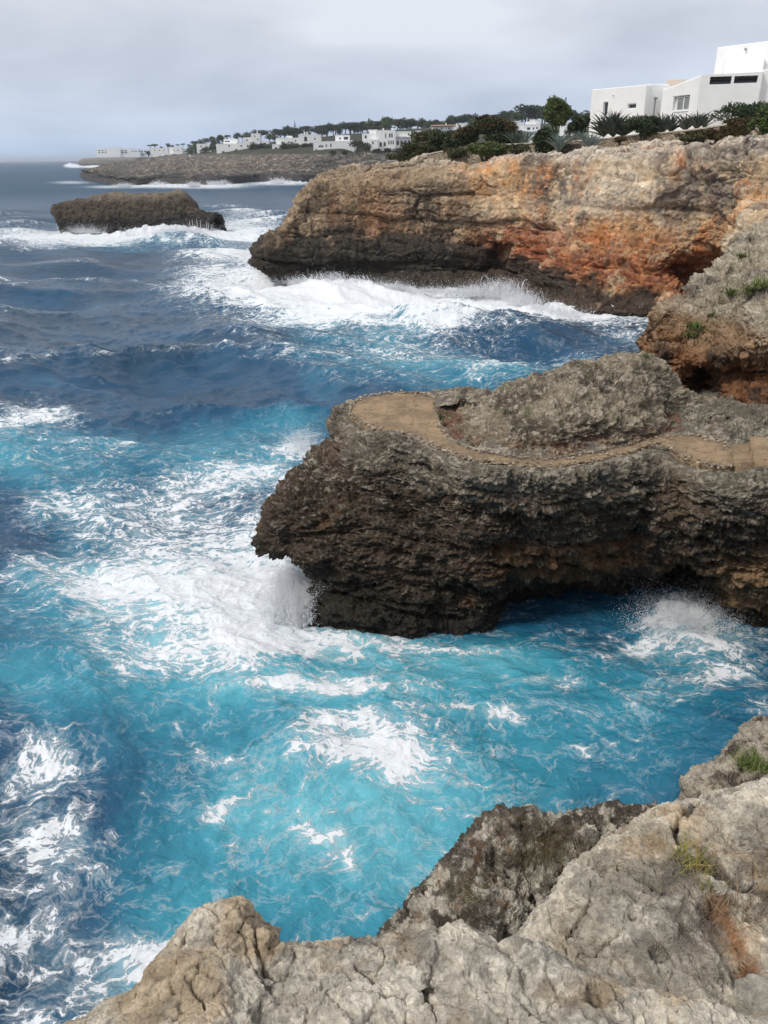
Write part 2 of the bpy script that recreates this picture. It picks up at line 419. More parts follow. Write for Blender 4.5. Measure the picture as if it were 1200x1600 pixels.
path_pairs = [((546, 641), (545, 644)), ((551, 630), (550, 652)), ((563, 622), (565, 662)), ((590, 616), (592, 672)), ((622, 613.5), (622, 676)), ((655, 614), (652, 684)),
              ((676, 619), (676, 696)), ((680, 634), (694, 705)), ((684, 660), (712, 712)), ((702, 686), (735, 719)), ((740, 704), (772, 725)), ((800, 714), (820, 729)),
              ((860, 716), (872, 730)), ((920, 708), (930, 722)), ((980, 694), (986, 708)), ((1015, 683), (1022, 697)), ((1058, 680), (1045, 700)),
              ((1098, 681), (1068, 716)), ((1130, 690), (1108, 729)), ((1143, 702), (1138, 730)), ((1148, 712), (1160, 724))]
PW = [(WZ(*a, PZ), WZ(*b, PZ)) for a, b in path_pairs]
path_poly = [b for a, b in PW] + [a for a, b in reversed(PW)]

S = spur()
_fl = False
N0 = gnormals(S, _fl)
# which way is out?  the path top must look up
_top = np.argmin(np.abs(S[..., 0] - 4) + np.abs(S[..., 1] - 21.5) + 3 * np.abs(S[..., 2] - 5))
if N0.reshape(-1, 3)[_top][2] < 0: _fl = True
pin = in_poly(S, path_poly) & (S[..., 2] > 4.2); pd = poly_dist(S, path_poly)
near_path = np.where(pin, 0, sst(0, .5, pd)); near_path = np.where(S[..., 2] < 4.3, 1, near_path)
# hollows under the spur
cav = np.zeros(S.shape[:2])
for (px, py, D, r, dep) in [(1063, 892, 20, (.75, 2.5, .75), 2.2), (930, 838, 18.8, (1.3, 2, .16), 0.45), (985, 842, 18.8, (.35, 2, .3), 0.5), (860, 862, 18.8, (.5, 2, .12), .35), (452, 870, 20.3, (.9, 1.5, .3), 0.3),
                            (690, 965, 19, (.5, 1, .25), 0.8), (810, 878, 19, (.7, 1.5, .2), .4), (540, 968, 19, (1.0, 1, .12), .5)]:
    cav += dep * ell(S, WD(px, py, D), r, 2)
cav_mask = np.clip(cav, 0, 1)
S = S - N0 * (cav if not _fl else -cav)[..., None] if False else push(S, -cav, _fl)
S, I, R = karst(S, _fl, 0.75, keep=0.06 + 0.94 * near_path)
pin2 = in_poly(S, path_poly) & (S[..., 2] > 4.3); pd2 = poly_dist(S, path_poly)
S[..., 2] = np.where(pin2, np.minimum(S[..., 2], PZ - 0.05 - 0.04 * np.clip(pd2 / .1, 0, 1)), S[..., 2])
S[..., 2] = np.where(~pin2 & (pd2 < .6) & (S[..., 2] > 4.4), np.minimum(S[..., 2], PZ + 0.02 + .28 * pd2 + 0.05 * vnoise(S * 4, 3)), S[..., 2])
N = gnormals(S, _fl); z = S[..., 2]
n1 = fbm(S * 0.5, 4, 40); n2 = fbm(S * 2.0, 4, 44); n3 = fbm(S * 7.0, 3, 48); n4 = fbm(S * np.array([3, 3, 9.]), 4, 52, .6)
n5 = fbm(S * np.array([5, 5, 8.]), 4, 56, .65); n6 = fbm(S * 14, 3, 58, .6)
T = np.ones(S.shape, f32) * np.array((0.085, 0.060, 0.041), f32)
T = mixc(T, (0.028, 0.022, 0.017), sst(-.25, .2, n1 - (z - 2.2) * .12))
T = mixc(T, (0.13, 0.085, 0.05), sst(.05, .3, n5 + .6 * n1) * .6)
T = mixc(T, (0.16, 0.085, 0.035), sst(.12, .4, fbm(S * .8, 3, 60)) * sst(4, 2.6, z) * .7)           # rusty weathering
T = mixc(T, (0.21, 0.18, 0.14), sst(3.9, 4.8, z + .5 * n2) * .75)                           # bleached, dry upper rock
T = mixc(T, (0.46, 0.41, 0.32), sst(.14, .30, n4 + .10 * (z - 3.8) + .35 * n6) * sst(1.6, 4.2, z) * .9)
T = mixc(T, (0.30, 0.28, 0.23), sst(.22, .34, n6 + .3 * n5 + .03 * (z - 3)) * .7)
T = mixc(T, (0.36, 0.23, 0.12), ell(S, WD(1160, 905, 18.2), (1.3, 2, 1.1), 2) * sst(-.3, .2, n2 + .5 * n5) * .85)
T = mixc(T, (0.24, 0.125, 0.06), ell(S, WD(910, 866, 19.0), (2.6, 3, .6), 2) * sst(-.3, .1, n2 + .5 * n5) * .85)
T = mixc(T, (0.17, 0.115, 0.075), ell(S, WD(1050, 780, 18.6), (.55, 1.2, .8), 2) * .75)
T = mixc(T, (0.26, 0.10, 0.06), ell(S, WD(790, 735, 18.9), (.5, .5, .15), 2) * .7)
T = mixc(T, (0.23, 0.11, 0.08), ell(S, WD(530, 705, 22), (.45, .8, .25), 1) * .5)
wetl = .35 + .4 * n2 + 1.3 * sst(3.2, -1, S[..., 0])
wet = sst(wetl + .5, wetl - .3, z)
T = mixc(T, (0.028, 0.024, 0.017), wet * .9)
spur_me = build_rock('spur', S, M_karst, T, wet, _fl)
spur_ob = tag(link('headland', spur_me), kind='structure')
print('spur', _fl)

# ---- the knobbly mound behind the path
def mound():
    rows = [((682, 648, 23.6), (681, 650, 23.5), (681, 655, 23.4), (683, 662)),
            ((705, 642, 23.4), (700, 655, 22.9), (695, 668, 22.5), (700, 690)), ((750, 630, 22.9), (746, 650, 21.9), (742, 675, 20.9), (745, 708)),
            ((810, 608, 22.7), (808, 634, 21.5), (806, 668, 20.2), (805, 718)), ((870, 583, 22.7), (868, 612, 21.4), (868, 655, 20.0), (868, 720)),
            ((930, 572, 22.7), (930, 604, 21.6), (932, 650, 20.2), (930, 712)), ((1000, 570, 23.1), (1000, 606, 22.0), (1000, 650, 20.9), (1000, 694)),
            ((1048, 592, 23.6), (1048, 620, 22.8), (1052, 650, 22.0), (1058, 684)), ((1078, 632, 23.4), (1080, 645, 23.0), (1084, 664, 22.6), (1090, 685)), ((1120, 640, 23.4), (1120, 650, 23.0), (1120, 668, 22.6), (1124, 688)),
            ((1210, 664, 23.2), (1205, 674, 22.9), (1205, 686, 22.6), (1210, 702))]
    G = []
    for c, u, m, b in rows:
        c, u, m, b = WD(*c), WD(*u), WD(*m), WZ(*b, 4.8)
        e = down(b, 0, -.2, 4.0)
        k = 1 if len(G) else .4
        G.append([down(c, .2, 2.4 * k, -2.5), down(c, .2, 2.2 * k, 0), down(c, .1, 1.7 * k, 2.5), down(c, 0, .8 * k, c[2] - .5), c, u, m, b, e])
    return loft(G, 620, 430, None, [.3, .4, .5, 1, 1, 1, 1, .6])[0]
S = mound(); _fl = gnormals(S)[300, 250][2] < 0
S, I, R = karst(S, _fl, 0.5, (1, 1, 1.3), .85)
z = S[..., 2]
n1 = fbm(S * 0.7, 4, 140); n2 = fbm(S * 2.2, 4, 144); n4 = fbm(S * 5, 4, 152, .6)
n6 = fbm(S * 13, 3, 158, .6)
T = np.ones(S.shape, f32) * np.array((0.33, 0.275, 0.20), f32)
T = mixc(T, (0.10, 0.08, 0.06), sst(-.1, .25, n1 + .4 * n2 - (z - 5.6) * .12) * .85)
T = mixc(T, (0.56, 0.50, 0.40), sst(.05, .26, n4 + .4 * n6) * .8)
T = mixc(T, (0.30, 0.14, 0.09), sst(5.45, 5.0, z + .25 * n2) * sst(0, .3, n1 + .15) * .6)
T = mixc(T, (0.12, 0.14, 0.05), sst(.30, .42, fbm(S * 2.7, 3, 166)) * .6)
wet = np.zeros(z.shape)
T = mixc(T, (0.03, 0.025, 0.02), sst(1.5, .5, z))
o = tag(link('headland_mound', build_rock('mound', S, M_karst, T, wet, _fl)), kind='structure')

# ---- the high outcrop at the right, undercut above the path
def outcrop():
    rows = [((1010, 548, 26.0), (1008, 552, 25.8), (1007, 558, 25.6), (1006, 566, 25.4), (1007, 580, 25.2), (1010, 610, 24.6)),
            ((1022, 502, 26.8), (1020, 520, 26.3), (1020, 538, 25.8), (1022, 558, 25.2), (1025, 590, 25.2), (1026, 640, 24.0)),
            ((1048, 478, 27.5), (1048, 502, 26.6), (1048, 532, 25.6), (1048, 562, 24.9), (1055, 595, 25.0), (1055, 652, 23.2)),
            ((1092, 441, 28.5), (1092, 480, 26.8), (1092, 522, 25.3), (1094, 568, 24.4), (1098, 600, 25.3), (1098, 662, 23.0)),
            ((1130, 405, 30), (1134, 450, 27.4), (1136, 500, 25.4), (1138, 546, 24.1), (1140, 585, 24.7), (1142, 684, 22.6)),
            ((1165, 376, 31.5), (1168, 430, 27.8), (1170, 490, 25.2), (1172, 538, 23.7), (1174, 580, 24.3), (1178, 696, 22.3)),
            ((1206, 344, 33), (1210, 400, 28.8), (1212, 470, 25.2), (1214, 528, 23.2), (1214, 570, 24.0), (1218, 712, 21.9))]
    G = []
    for r in rows:
        P = [WD(*q) for q in r]; c = P[0]; k = .25 if not G else 1
        G.append([down(c, 1.5 * k, 5 * k, -2), down(c, 1.2 * k, 4 * k, 2), down(c, .6 * k, 2 * k, c[2] - 1.5)] + P + [down(P[-1], 0, -.3, 3.8)])
    for w in ([(22, 35, 12), (20, 29, 10.6), (18, 26, 8.6), (16.5, 22.5, 6.8), (17, 24, 6), (17, 21.5, 4.6)], [(34, 35, 12.6), (32, 26, 12), (30, 20, 10.6), (28, 16, 9), (27, 14, 7), (26, 12, 4)]):
        P = [V3(*q) for q in w]; c = P[0]
        G.append([down(c, 2, 8, 6), down(c, 2, 6, 9), down(c, 1, 3, c[2] - .3)] + P + [down(P[-1], 0, -.3, 3.0)])
    return loft(G, 560, 460, [1] * 6 + [.3, .2], [.3, .4, .6, 1, 1, 1, 1, 1, .6])[0]
S = outcrop(); _fl = gnormals(S)[250, 200][2] < 0
cav = 1.6 * ell(S, WD(1090, 608, 25), (.42, 2.5, .75), 2) + .5 * ell(S, WD(1165, 640, 23.8), (.9, 2, .3), 2) + .35 * ell(S, WD(1120, 618, 24.6), (.3, 1.5, .5), 2)
S = push(S, -cav, _fl)
S, I, R = karst(S, _fl, 0.85, (1, .8, 1.6), 1.05)
F1, F2, _ = worley(S * np.array([.9, .5, 1.6]), 77)
S = push(S, -.14 * np.exp(-(F2 - F1) / .035), _fl)
z = S[..., 2]
n1 = fbm(S * 0.6, 4, 240); n2 = fbm(S * 2.0, 4, 244); n4 = fbm(S * np.array([3, 2, 7.]), 4, 252, .6)
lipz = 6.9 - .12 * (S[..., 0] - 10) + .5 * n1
T = np.ones(S.shape, f32) * np.array((0.46, 0.39, 0.29), f32)
T = mixc(T, (0.20, 0.175, 0.14), sst(.0, .25, n1 + .5 * n4) * .75)
T = mixc(T, (0.68, 0.62, 0.51), sst(.0, .3, n4 + .3 * fbm(S * 9, 3, 259)) * .8)
T = mixc(T, (0.38, 0.23, 0.12), sst(lipz + .75, lipz - .1, z) * .85)
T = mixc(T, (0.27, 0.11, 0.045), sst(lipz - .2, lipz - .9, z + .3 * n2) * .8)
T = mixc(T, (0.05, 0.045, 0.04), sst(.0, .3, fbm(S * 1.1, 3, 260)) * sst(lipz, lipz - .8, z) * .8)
T = mixc(T, (0.10, 0.15, 0.03), sst(.34, .42, fbm(S * 1.9, 3, 266)) * sst(lipz, lipz + .8, z) * .7)
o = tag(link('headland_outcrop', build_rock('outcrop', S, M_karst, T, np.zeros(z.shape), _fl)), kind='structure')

# ---- the high cliff under the house
def cliff():
    H = lambda P, xb, yb: [down(P, xb * k, yb * k, zz) for k, zz in ((.25, 8.5), (.4, 6.5), (.55, 4.5), (.7, 2.5), (.85, 0), (.9, -3))]
    G = []
    def st(r0, r1, r2, rest, w):
        P = [WD(*q) for q in [r0, r1]] + [WD(r2[0], r2[1], r2[2] * .965)]; a = P[0]
        G.append([V3(a[0] + 10, a[1] + 70, a[2] + 1.0)] + P + [WD(q[0], q[1], q[2] * .96) for q in rest] + [WZ(*w, 0), WZ(*w, -3)])
    a = WD(640, 261, 150); G.append([down(a, 60, 60, 13), down(a, 30, 10, 12.5), down(a, 15, 0, 11.5), a] + H(a, -4, 4))
    a = WD(545, 270, 118); G.append([down(a, 60, 60, 13), down(a, 22, 20, 12.5), down(a, 8, -2, 10.8), a] + H(a, -4, 3))
    st((640, 258, 102), (560, 268, 97), (490, 282, 94), [(464, 312, 92.5), (434, 362, 91), (396, 398, 90), (398, 412, 89.4)], (428, 434))
    st((660, 256, 100), (585, 267, 95), (526, 284, 91), [(502, 312, 90), (486, 352, 89), (472, 395, 88), (476, 420, 88)], (480, 441))
    st((680, 252, 103), (625, 262, 96), (582, 282, 89.5), [(572, 312, 88.5), (562, 352, 88), (560, 392, 86.8), (560, 420, 87.5)], (560, 445))
    st((700, 246, 108), (680, 256, 95), (660, 279, 87.5), [(660, 306, 87.2), (655, 345, 87), (650, 392, 85.3), (650, 425, 86)], (650, 450))
    st((745, 248, 104), (740, 255, 93), (737, 268, 86.6), [(735, 302, 86), (730, 345, 85.6), (730, 390, 84.6), (730, 425, 85.5)], (730, 452))
    st((805, 243, 100), (800, 250, 90), (800, 260, 84), [(800, 300, 83), (795, 345, 82.5), (790, 392, 83.5), (790, 428, 84.8)], (790, 455))
    st((880, 238, 92), (880, 245, 86), (880, 252, 80), [(875, 300, 78.5), (870, 345, 77.5), (862, 400, 76.0), (856, 445, 75.2)], (853, 480))
    st((950, 232, 88), (950, 239, 82), (950, 246, 77), [(945, 290, 75), (940, 345, 74.6), (935, 400, 72.3), (930, 450, 71.2)], (930, 492))
    st((1030, 226, 86), (1030, 231, 79), (1030, 238, 74), [(1025, 288, 72), (1020, 345, 72), (1012, 400, 69.6), (1010, 455, 68.5)], (1010, 499))
    st((1100, 219, 83), (1100, 224, 76), (1100, 231, 71), [(1100, 280, 69), (1100, 335, 69.2), (1095, 390, 68.4), (1088, 450, 67.5)], (1080, 502))
    st((1160, 213, 78), (1160, 220, 72), (1160, 229, 66), [(1156, 272, 64.4), (1150, 325, 64), (1142, 375, 62), (1132, 430, 61)], (1125, 510))
    st((1220, 208, 74), (1216, 217, 68), (1216, 230, 61), [(1212, 270, 59.5), (1208, 320, 57), (1200, 350, 50), (1195, 400, 48)], (1180, 540))
    G.append([V3(75, 110, 15), V3(55, 66, 14), V3(46, 54, 13.4), V3(40, 46, 12.6), V3(38, 44, 11), V3(36, 42, 9.5), V3(34, 39, 8), V3(33, 38, 4), V3(32, 37, 0), V3(32, 37, -3)])
    G.append([V3(110, 60, 15), V3(70, 36, 14), V3(60, 30, 13.4), V3(45, 24, 12.6), V3(44, 23, 11), V3(43, 22, 9.5), V3(42, 22, 8), V3(40, 22, 4), V3(38, 22, 0), V3(38, 22, -3)])
    G.append([V3(110, -60, 15), V3(70, -36, 14), V3(50, -30, 12), V3(25, -12, 10.6), V3(24, -12, 9), V3(23, -12, 7.5), V3(22, -12, 6), V3(21, -12, 4), V3(20, -12, 0), V3(20, -12, -3)])
    return loft(G, 1150, 480, [.25, .5, 1, 1, 1, 1, 1, 1, 1, 1, 1, 1, 1, .6, .15, .1], [.25, .5, .8, 1, 1, 1, 1, 1, .3])[0]
S = cliff(); zo = S[..., 2].copy(); _fl = gnormals(S)[500, 20][2] < 0
face = sst(-3, 3, np.zeros(S.shape[:2]))
cav = np.zeros(S.shape[:2])
for (px, py, D, r, dep) in [(700, 362, 86, (2.6, 4, 1.15), 3.2), (735, 375, 85, (1.6, 4, 1.2), 2.0), (775, 395, 84.5, (1.2, 5, 1.4), 2.2), (1100, 418, 67, (2.1, 6, 1.5), 6), (1050, 412, 69, (2.2, 4, .8), 1.2),
                            (880, 352, 78, (3.2, 3, .35), 1.1), (1085, 345, 69, (.4, 2, .4), 1.2), (905, 362, 77, (5, 2, .3), .6), 
                            (500, 395, 88.5, (3.0, 3, 1.2), 1.1), (1060, 270, 70, (.5, 2, 3), .9), (905, 330, 77.5, (.5, 2, 1.2), .8)]:
    cav += dep * ell(S, WD(px, py, D), r, 2)
S = push(S, -cav, _fl)
x, y, z = S[..., 0], S[..., 1], S[..., 2]
edge = sst(13.6, 11.8, z) * .82 + .18
Q = S * np.array([1, 1, 1.0])
slab = np.clip(ell(S, WD(985, 295, 73), (5.5, 9, 2.3), 2) + ell(S, WD(905, 315, 78), (3.0, 9, 1.2), 2) + .8 * ell(S, WD(800, 300, 83), (5, 9, 2.2), 2), 0, 1)
redz = ell(S, WD(960, 425, 72), (17, 14, 4.0), 2)
warp = 0.5 * fbm(Q * .3, 3, 307)
lz = z + .06 * x + warp * 1.1                                      # gently tilted beds
def terr(t, sharp=.5):
    n = vnoise(t, 311); return np.sign(n) * np.abs(n) ** sharp
def beds(lz, thick, fx, seed, jag=.5):
    t = lz / thick + jag * fbm(np.stack([x * fx * 2, y * fx * 2, 0 * x], -1), 3, seed + 1); i = np.floor(t); f = t - i
    off = vnoise(np.stack([x * fx, y * fx, i * 7.31], -1), seed); off2 = vnoise(np.stack([x * fx * 4, y * fx * 4, i * 3.7], -1), seed + 2)
    return off + .5 * off2, np.exp(-np.minimum(f, 1 - f) / .07)
d = .5 * fbm(Q * .13, 3, 301)
o1, g1_ = beds(lz, 2.3, .05, 371); o2, g2_ = beds(lz, .8, .12, 375); o3, g3_ = beds(lz, .38, .2, 379)
hard = 1 - .85 * slab
d += (.70 * o1 - .45 * g1_) * (1 - .5 * slab)
topz = sst(9.6, 11.0, z)
d += (.26 + .26 * topz) * hard * (o2 - .6 * g2_)
d += (.08 + .26 * redz) * hard * (o3 - .7 * g3_)
W = np.stack([x * .20, y * .20, lz * .30], -1) + .22 * np.stack([fbm(Q * .5, 3, s) for s in (321, 322, 323)], -1)
F1, F2, I = worley(W, 331, True)
d += .45 * (I - .5) - .5 * np.exp(-(F2 - F1) / .018) * sst(-.05, .2, fbm(Q * .2, 2, 335))
S = push(S, d * edge, _fl)
x, y, z = S[..., 0], S[..., 1], S[..., 2]
W = np.stack([x * .8, y * .8, lz * 1.5], -1) + .3 * np.stack([fbm(S * 1.3, 2, s) for s in (341, 342, 343)], -1)
F1, F2, I2 = worley(W, 351, True)
left = sst(3, -4, x)                                               # the left end is fluted and knobbly
flute = fbm(np.stack([x * 1.6, y * 1.6, z * .22], -1), 4, 361, .55, ridged=True)
rough = 1 - .75 * slab
d = (.26 * (I2 - .5) - .26 * np.exp(-(F2 - F1) / .03)) * (1 - .5 * left) * rough + left * .34 * flute + .16 * (fbm(S * 1.6, 4, 371, .6, ridged=True) - .3) * rough
S = push(S, d * (.35 + .65 * edge), _fl)
W3 = np.stack([x * 2.6, y * 2.6, lz * 4.2], -1) + .3 * np.stack([fbm(S * 3, 2, s) for s in (344, 345, 346)], -1)
F1, F2, I3 = worley(W3, 353, True)
S = push(S, (.10 * (I3 - .5) - .10 * np.exp(-(F2 - F1) / .05)) * rough, _fl)
S = push(S, (.09 * fbm(S * 4.5, 3, 381, .6, ridged=True) + .10 * (worley(S * 3.0, 391)[0] - .5)) * (.4 + .6 * rough), _fl)
S[..., 2] = np.where(zo < -.3, np.minimum(S[..., 2], zo), S[..., 2])
x, y, z = S[..., 0], S[..., 1], S[..., 2]
n1 = fbm(S * .14, 4, 401); n2 = fbm(S * .45, 4, 405); n3 = fbm(S * 1.4, 4, 409); streak = fbm(np.stack([x * .9, y * .9, z * .09], -1), 4, 413, .6)
bed = fbm(np.stack([x * .1, y * .1, lz * 1.3], -1), 3, 417)
T = np.ones(S.shape, f32) * np.array((0.42, 0.325, 0.215), f32)
T = mixc(T, (0.47, 0.40, 0.30), sst(-.05, .3, n2) * .8)
T = mixc(T, (0.40, 0.215, 0.09), sst(.02, .26, n1 + .35 * streak) * .75)                      # ochre
T = mixc(T, (0.44, 0.18, 0.06), sst(.14, .32, fbm(np.stack([x * .5, y * .5, z * .12], -1), 3, 421)) * .75)
T = mixc(T, (0.46, 0.17, 0.05), ell(S, WD(1033, 262, 73), (1.0, 9, 2.6), 2) * sst(-.2, .1, streak) * .85)
T = mixc(T, (0.46, 0.25, 0.10), ell(S, WD(790, 285, 83), (4.5, 9, 1.8), 2) * sst(-.25, .15, n2) * .8)
T = mixc(T, (0.45, 0.19, 0.07), ell(S, WD(838, 300, 80), (.5, 9, 3.2), 2) * .75)
T = mixc(T, (0.47, 0.42, 0.34), ell(S, WD(985, 295, 73), (5.0, 9, 2.3), 2) * sst(-.4, .1, n3) * .85)        # pale slab
T = mixc(T, (0.45, 0.41, 0.34), ell(S, WD(905, 315, 78), (3.0, 9, 1.2), 2) * .7)
red = ell(S, WD(960, 425, 72), (15, 14, 3.4), 2) * sst(-.35, .05, n2 + .3 * bed)
T = mixc(T, (0.22, 0.066, 0.026), red * .9)
T = mixc(T, (0.40, 0.19, 0.08), red * sst(.0, .3, fbm(W * .9, 2, 425)) * .7)
T = mixc(T, (0.36, 0.25, 0.16), ell(S, WD(980, 450, 71), (9, 14, 1.0), 2) * sst(.0, .25, n3) * .7)
T = mixc(T, (0.23, 0.07, 0.03), ell(S, WD(810, 385, 80), (6, 9, 2.8), 2) * sst(-.3, .0, n2 + .4 * n3) * .85)
gz = 10.6 + .05 * x + 1.0 * n1                                                                # grey weathered top
grey = sst(gz - .6, gz + .9, z + .5 * n2)
T = mixc(T, (0.42, 0.40, 0.355), grey * .85)
T = mixc(T, (0.15, 0.145, 0.14), grey * sst(.05, .3, n3) * .7)
streak2 = fbm(np.stack([x * .33, y * .33, z * .10], -1), 5, 415, .62)
T = mixc(T, (0.12, 0.10, 0.085), sst(.10, .26, streak2 + .3 * n2) * sst(4.5, 8.0, z) * .75)   # black seepage streaks
T = mixc(T, (0.11, 0.10, 0.09), ell(S, WD(858, 290, 77), (2.6, 9, 2.2), 2) * sst(-.2, .1, n3) * .85)
T = mixc(T, (0.14, 0.125, 0.11), ell(S, WD(1150, 270, 64), (4.0, 9, 2.6), 2) * sst(-.25, .1, n2) * .7)
lf = sst(13, 3, x + 3 * n2)
T = mixc(T, (0.21, 0.165, 0.115), lf * sst(13, 10.5, z) * .8)
T = mixc(T, (0.065, 0.052, 0.04), lf * sst(-.15, .15, streak + .25 * n3 + .05 * (6 - z)) * sst(11, 8.5, z) * .85)
T = mixc(T, (0.28, 0.15, 0.08), ell(S, WD(590, 335, 88), (2.2, 9, 2.6), 1) * sst(-.1, .2, flute) * .8)
T = mixc(T, (0.26, 0.145, 0.08), ell(S, WD(530, 330, 89.5), (2.0, 9, 2.4), 1) * sst(0, .25, streak) * .6)
T = T * np.array([1.42, 1.33, 1.25]) * (0.66 + .42 * I2 + .26 * I3)[..., None]
T = mixc(T, (0.50, 0.44, 0.34), sst(.18, .34, fbm(S * 2.2, 4, 431, .6)) * (1 - lf) * .45)
T = mixc(T, (0.07, 0.055, 0.045), sst(.20, .34, fbm(np.stack([x * 1.8, y * 1.8, z * 1.2], -1), 4, 433, .6)) * .6 * (1 - .6 * slab))
wl_ = 1.3 + 3.6 * sst(14, 2, x) + 2.2 * n2 + 1.5 * n1 + 2.6 * ell(S, WD(820, 455, 78), (7, 12, 6), 1)
wet = sst(wl_ + .5, wl_ - .5, z)
T = mixc(T, (0.040, 0.034, 0.027), wet * .92)
o = tag(link('cliff', build_rock('cliff', S, M_cliff, T, wet * .5, _fl)), kind='structure')

# ---- the low rocky shore and the land behind it, as far as the last houses
def shore():
    L = [((124, 274), (126, 268), (140, 264, 520), (165, 258, 620), (200, 252, 900)),
         ((134, 281), (136, 269), (152, 263, 430), (175, 257, 520), (230, 250, 780)), ((183, 290), (185, 277), (200, 266, 390), (235, 252, 520), (262, 243, 760)),
         ((250, 289), (252, 275), (268, 264, 370), (300, 247, 480), (330, 237, 700)), ((327, 291), (329, 275), (342, 262, 350), (370, 242, 430), (400, 225, 620)),
         ((400, 284), (402, 270), (416, 258, 350), (440, 238, 395), (480, 216, 540)), ((467, 285), (469, 269), (482, 256, 340), (512, 239, 370), (560, 208, 480)),
         ((530, 281), (532, 267), (550, 252, 330), (580, 236, 345), (630, 202, 440)), ((620, 279), (622, 264), (640, 248, 320), (670, 228, 330), (720, 198, 420)),
         ((740, 282), (742, 262), (760, 242, 280), (780, 222, 300), (820, 194, 400)), ((900, 290), (900, 250), (910, 232, 220), (930, 212, 240), (960, 190, 370)),
         ((1500, 300), (1500, 250), (1500, 222, 190), (1500, 200, 210), (1500, 185, 330))]
    G = []
    for w, e, p, v, r in L:
        a = WZ(*w, 0); D = a[1]; k = WD(*e, D + 3); p = WD(p[0], p[1], max(p[2] * 1.5, D * 1.1)); v = WD(v[0], v[1], max(v[2] * 1.5, D * 1.2)); r = WD(r[0], r[1], max(r[2] * 1.5, D * 1.4))
        b_ = WD(e[0], e[1] - 3, D + 22); G.append([down(a, 0, 0, -3), a, down(a * .6 + k * .4, 0, 1.5, k[2] * .55), down(k, 0, 3, k[2] - .5), b_, p, v, r, down(r, 30, 250, r[2] - 4)])
    return loft(G, 700, 300, None, [.4, 1, 1.5, 1.2, 1.1, 1, 1, .3])[0]
S = shore(); _fl = gnormals(S)[300, 180][2] < 0
x, y, z = S[..., 0], S[..., 1], S[..., 2]
lo = sst(17, 11, z)
F1, F2, I = worley(np.stack([x * .09, y * .05, z * .2], -1) + .3 * np.stack([fbm(S * .1, 2, s) for s in (501, 502, 503)], -1), 505, True)
d = (1.6 * fbm(S * .06, 3, 511) - 1.3 + 1.5 * (I - .5) - 1.2 * np.exp(-(F2 - F1) / .05) + 1.0 * 1.5 * fbm(S * .22, 5, 515, .65, ridged=True)) * (lo * .8 + .15) * (.15 + .85 * sst(.5, 4.5, z))
S = push(S, d, _fl)
x, y, z = S[..., 0], S[..., 1], S[..., 2]
n1 = fbm(S * .03, 4, 521); n2 = fbm(S * .15, 4, 525, .6); N = gnormals(S, _fl)
T = np.ones(S.shape, f32) * np.array((0.12, 0.10, 0.082), f32)
T = mixc(T, (0.27, 0.24, 0.20), sst(.0, .3, n2) * .7)
T = mixc(T, (0.10, 0.09, 0.08), sst(.0, .3, n1 + .5 * n2) * .7)
T = mixc(T, (0.32, 0.21, 0.13), ell(S, WD(300, 250, 480), (30, 90, 3), 1) * .6)
nf = fbm(S * np.array([.35, .35, .8]), 4, 531, .65)
T = mixc(T, (0.055, 0.048, 0.042), sst(-.02, .12, nf) * .85)
T = mixc(T, (0.42, 0.38, 0.32), sst(.14, .28, -nf) * .7)
wet = sst(5.2, 3.6, z + 3.0 * n2)
T = mixc(T, (0.035, 0.031, 0.03), wet * .9)
T = mixc(T, (0.035, 0.042, 0.020), sst(12.2, 13.6, z + 2.2 * n2 - .006 * (y - 350)) * .95)
o = tag(link('shore', build_rock('shore', S, M_far, T, wet * .4, _fl)), kind='structure')

# the last point, far out
def far_point():
    L = [((124, 255.5), (124, 254), 1500), ((127, 258), (126, 249), 1500), ((150, 258.5), (150, 247.5), 1450), ((190, 259), (190, 247), 1400), ((240, 259.5), (240, 246), 1300), ((330, 259), (330, 243), 1200)]
    G = []
    for w, e, D in L:
        a = WZ(w[0], w[1], 0); a = V3(*WD(w[0], w[1], 1900)); a = V3(a[0], 1900, 0); k = WD(e[0], e[1], 1908)
        G.append([down(a, 0, 0, -3), a, down(k, 0, -3, k[2] * .5), k, down(k, 10, 60, k[2] + 1), down(k, 30, 300, k[2] + 2)])
    return loft(G, 160, 60)[0]
S = far_point(); _fl = gnormals(S)[80, 40][2] < 0
S = push(S, 1.8 * fbm(S * .05, 4, 601), _fl)
z = S[..., 2]
T = np.ones(S.shape, f32) * np.array((0.22, 0.20, 0.17), f32)
T = mixc(T, (0.05, 0.045, 0.04), sst(6, 3, z))
o = tag(link('shore_point', build_rock('shore_point', S, M_far, T, z * 0, _fl)), kind='structure')

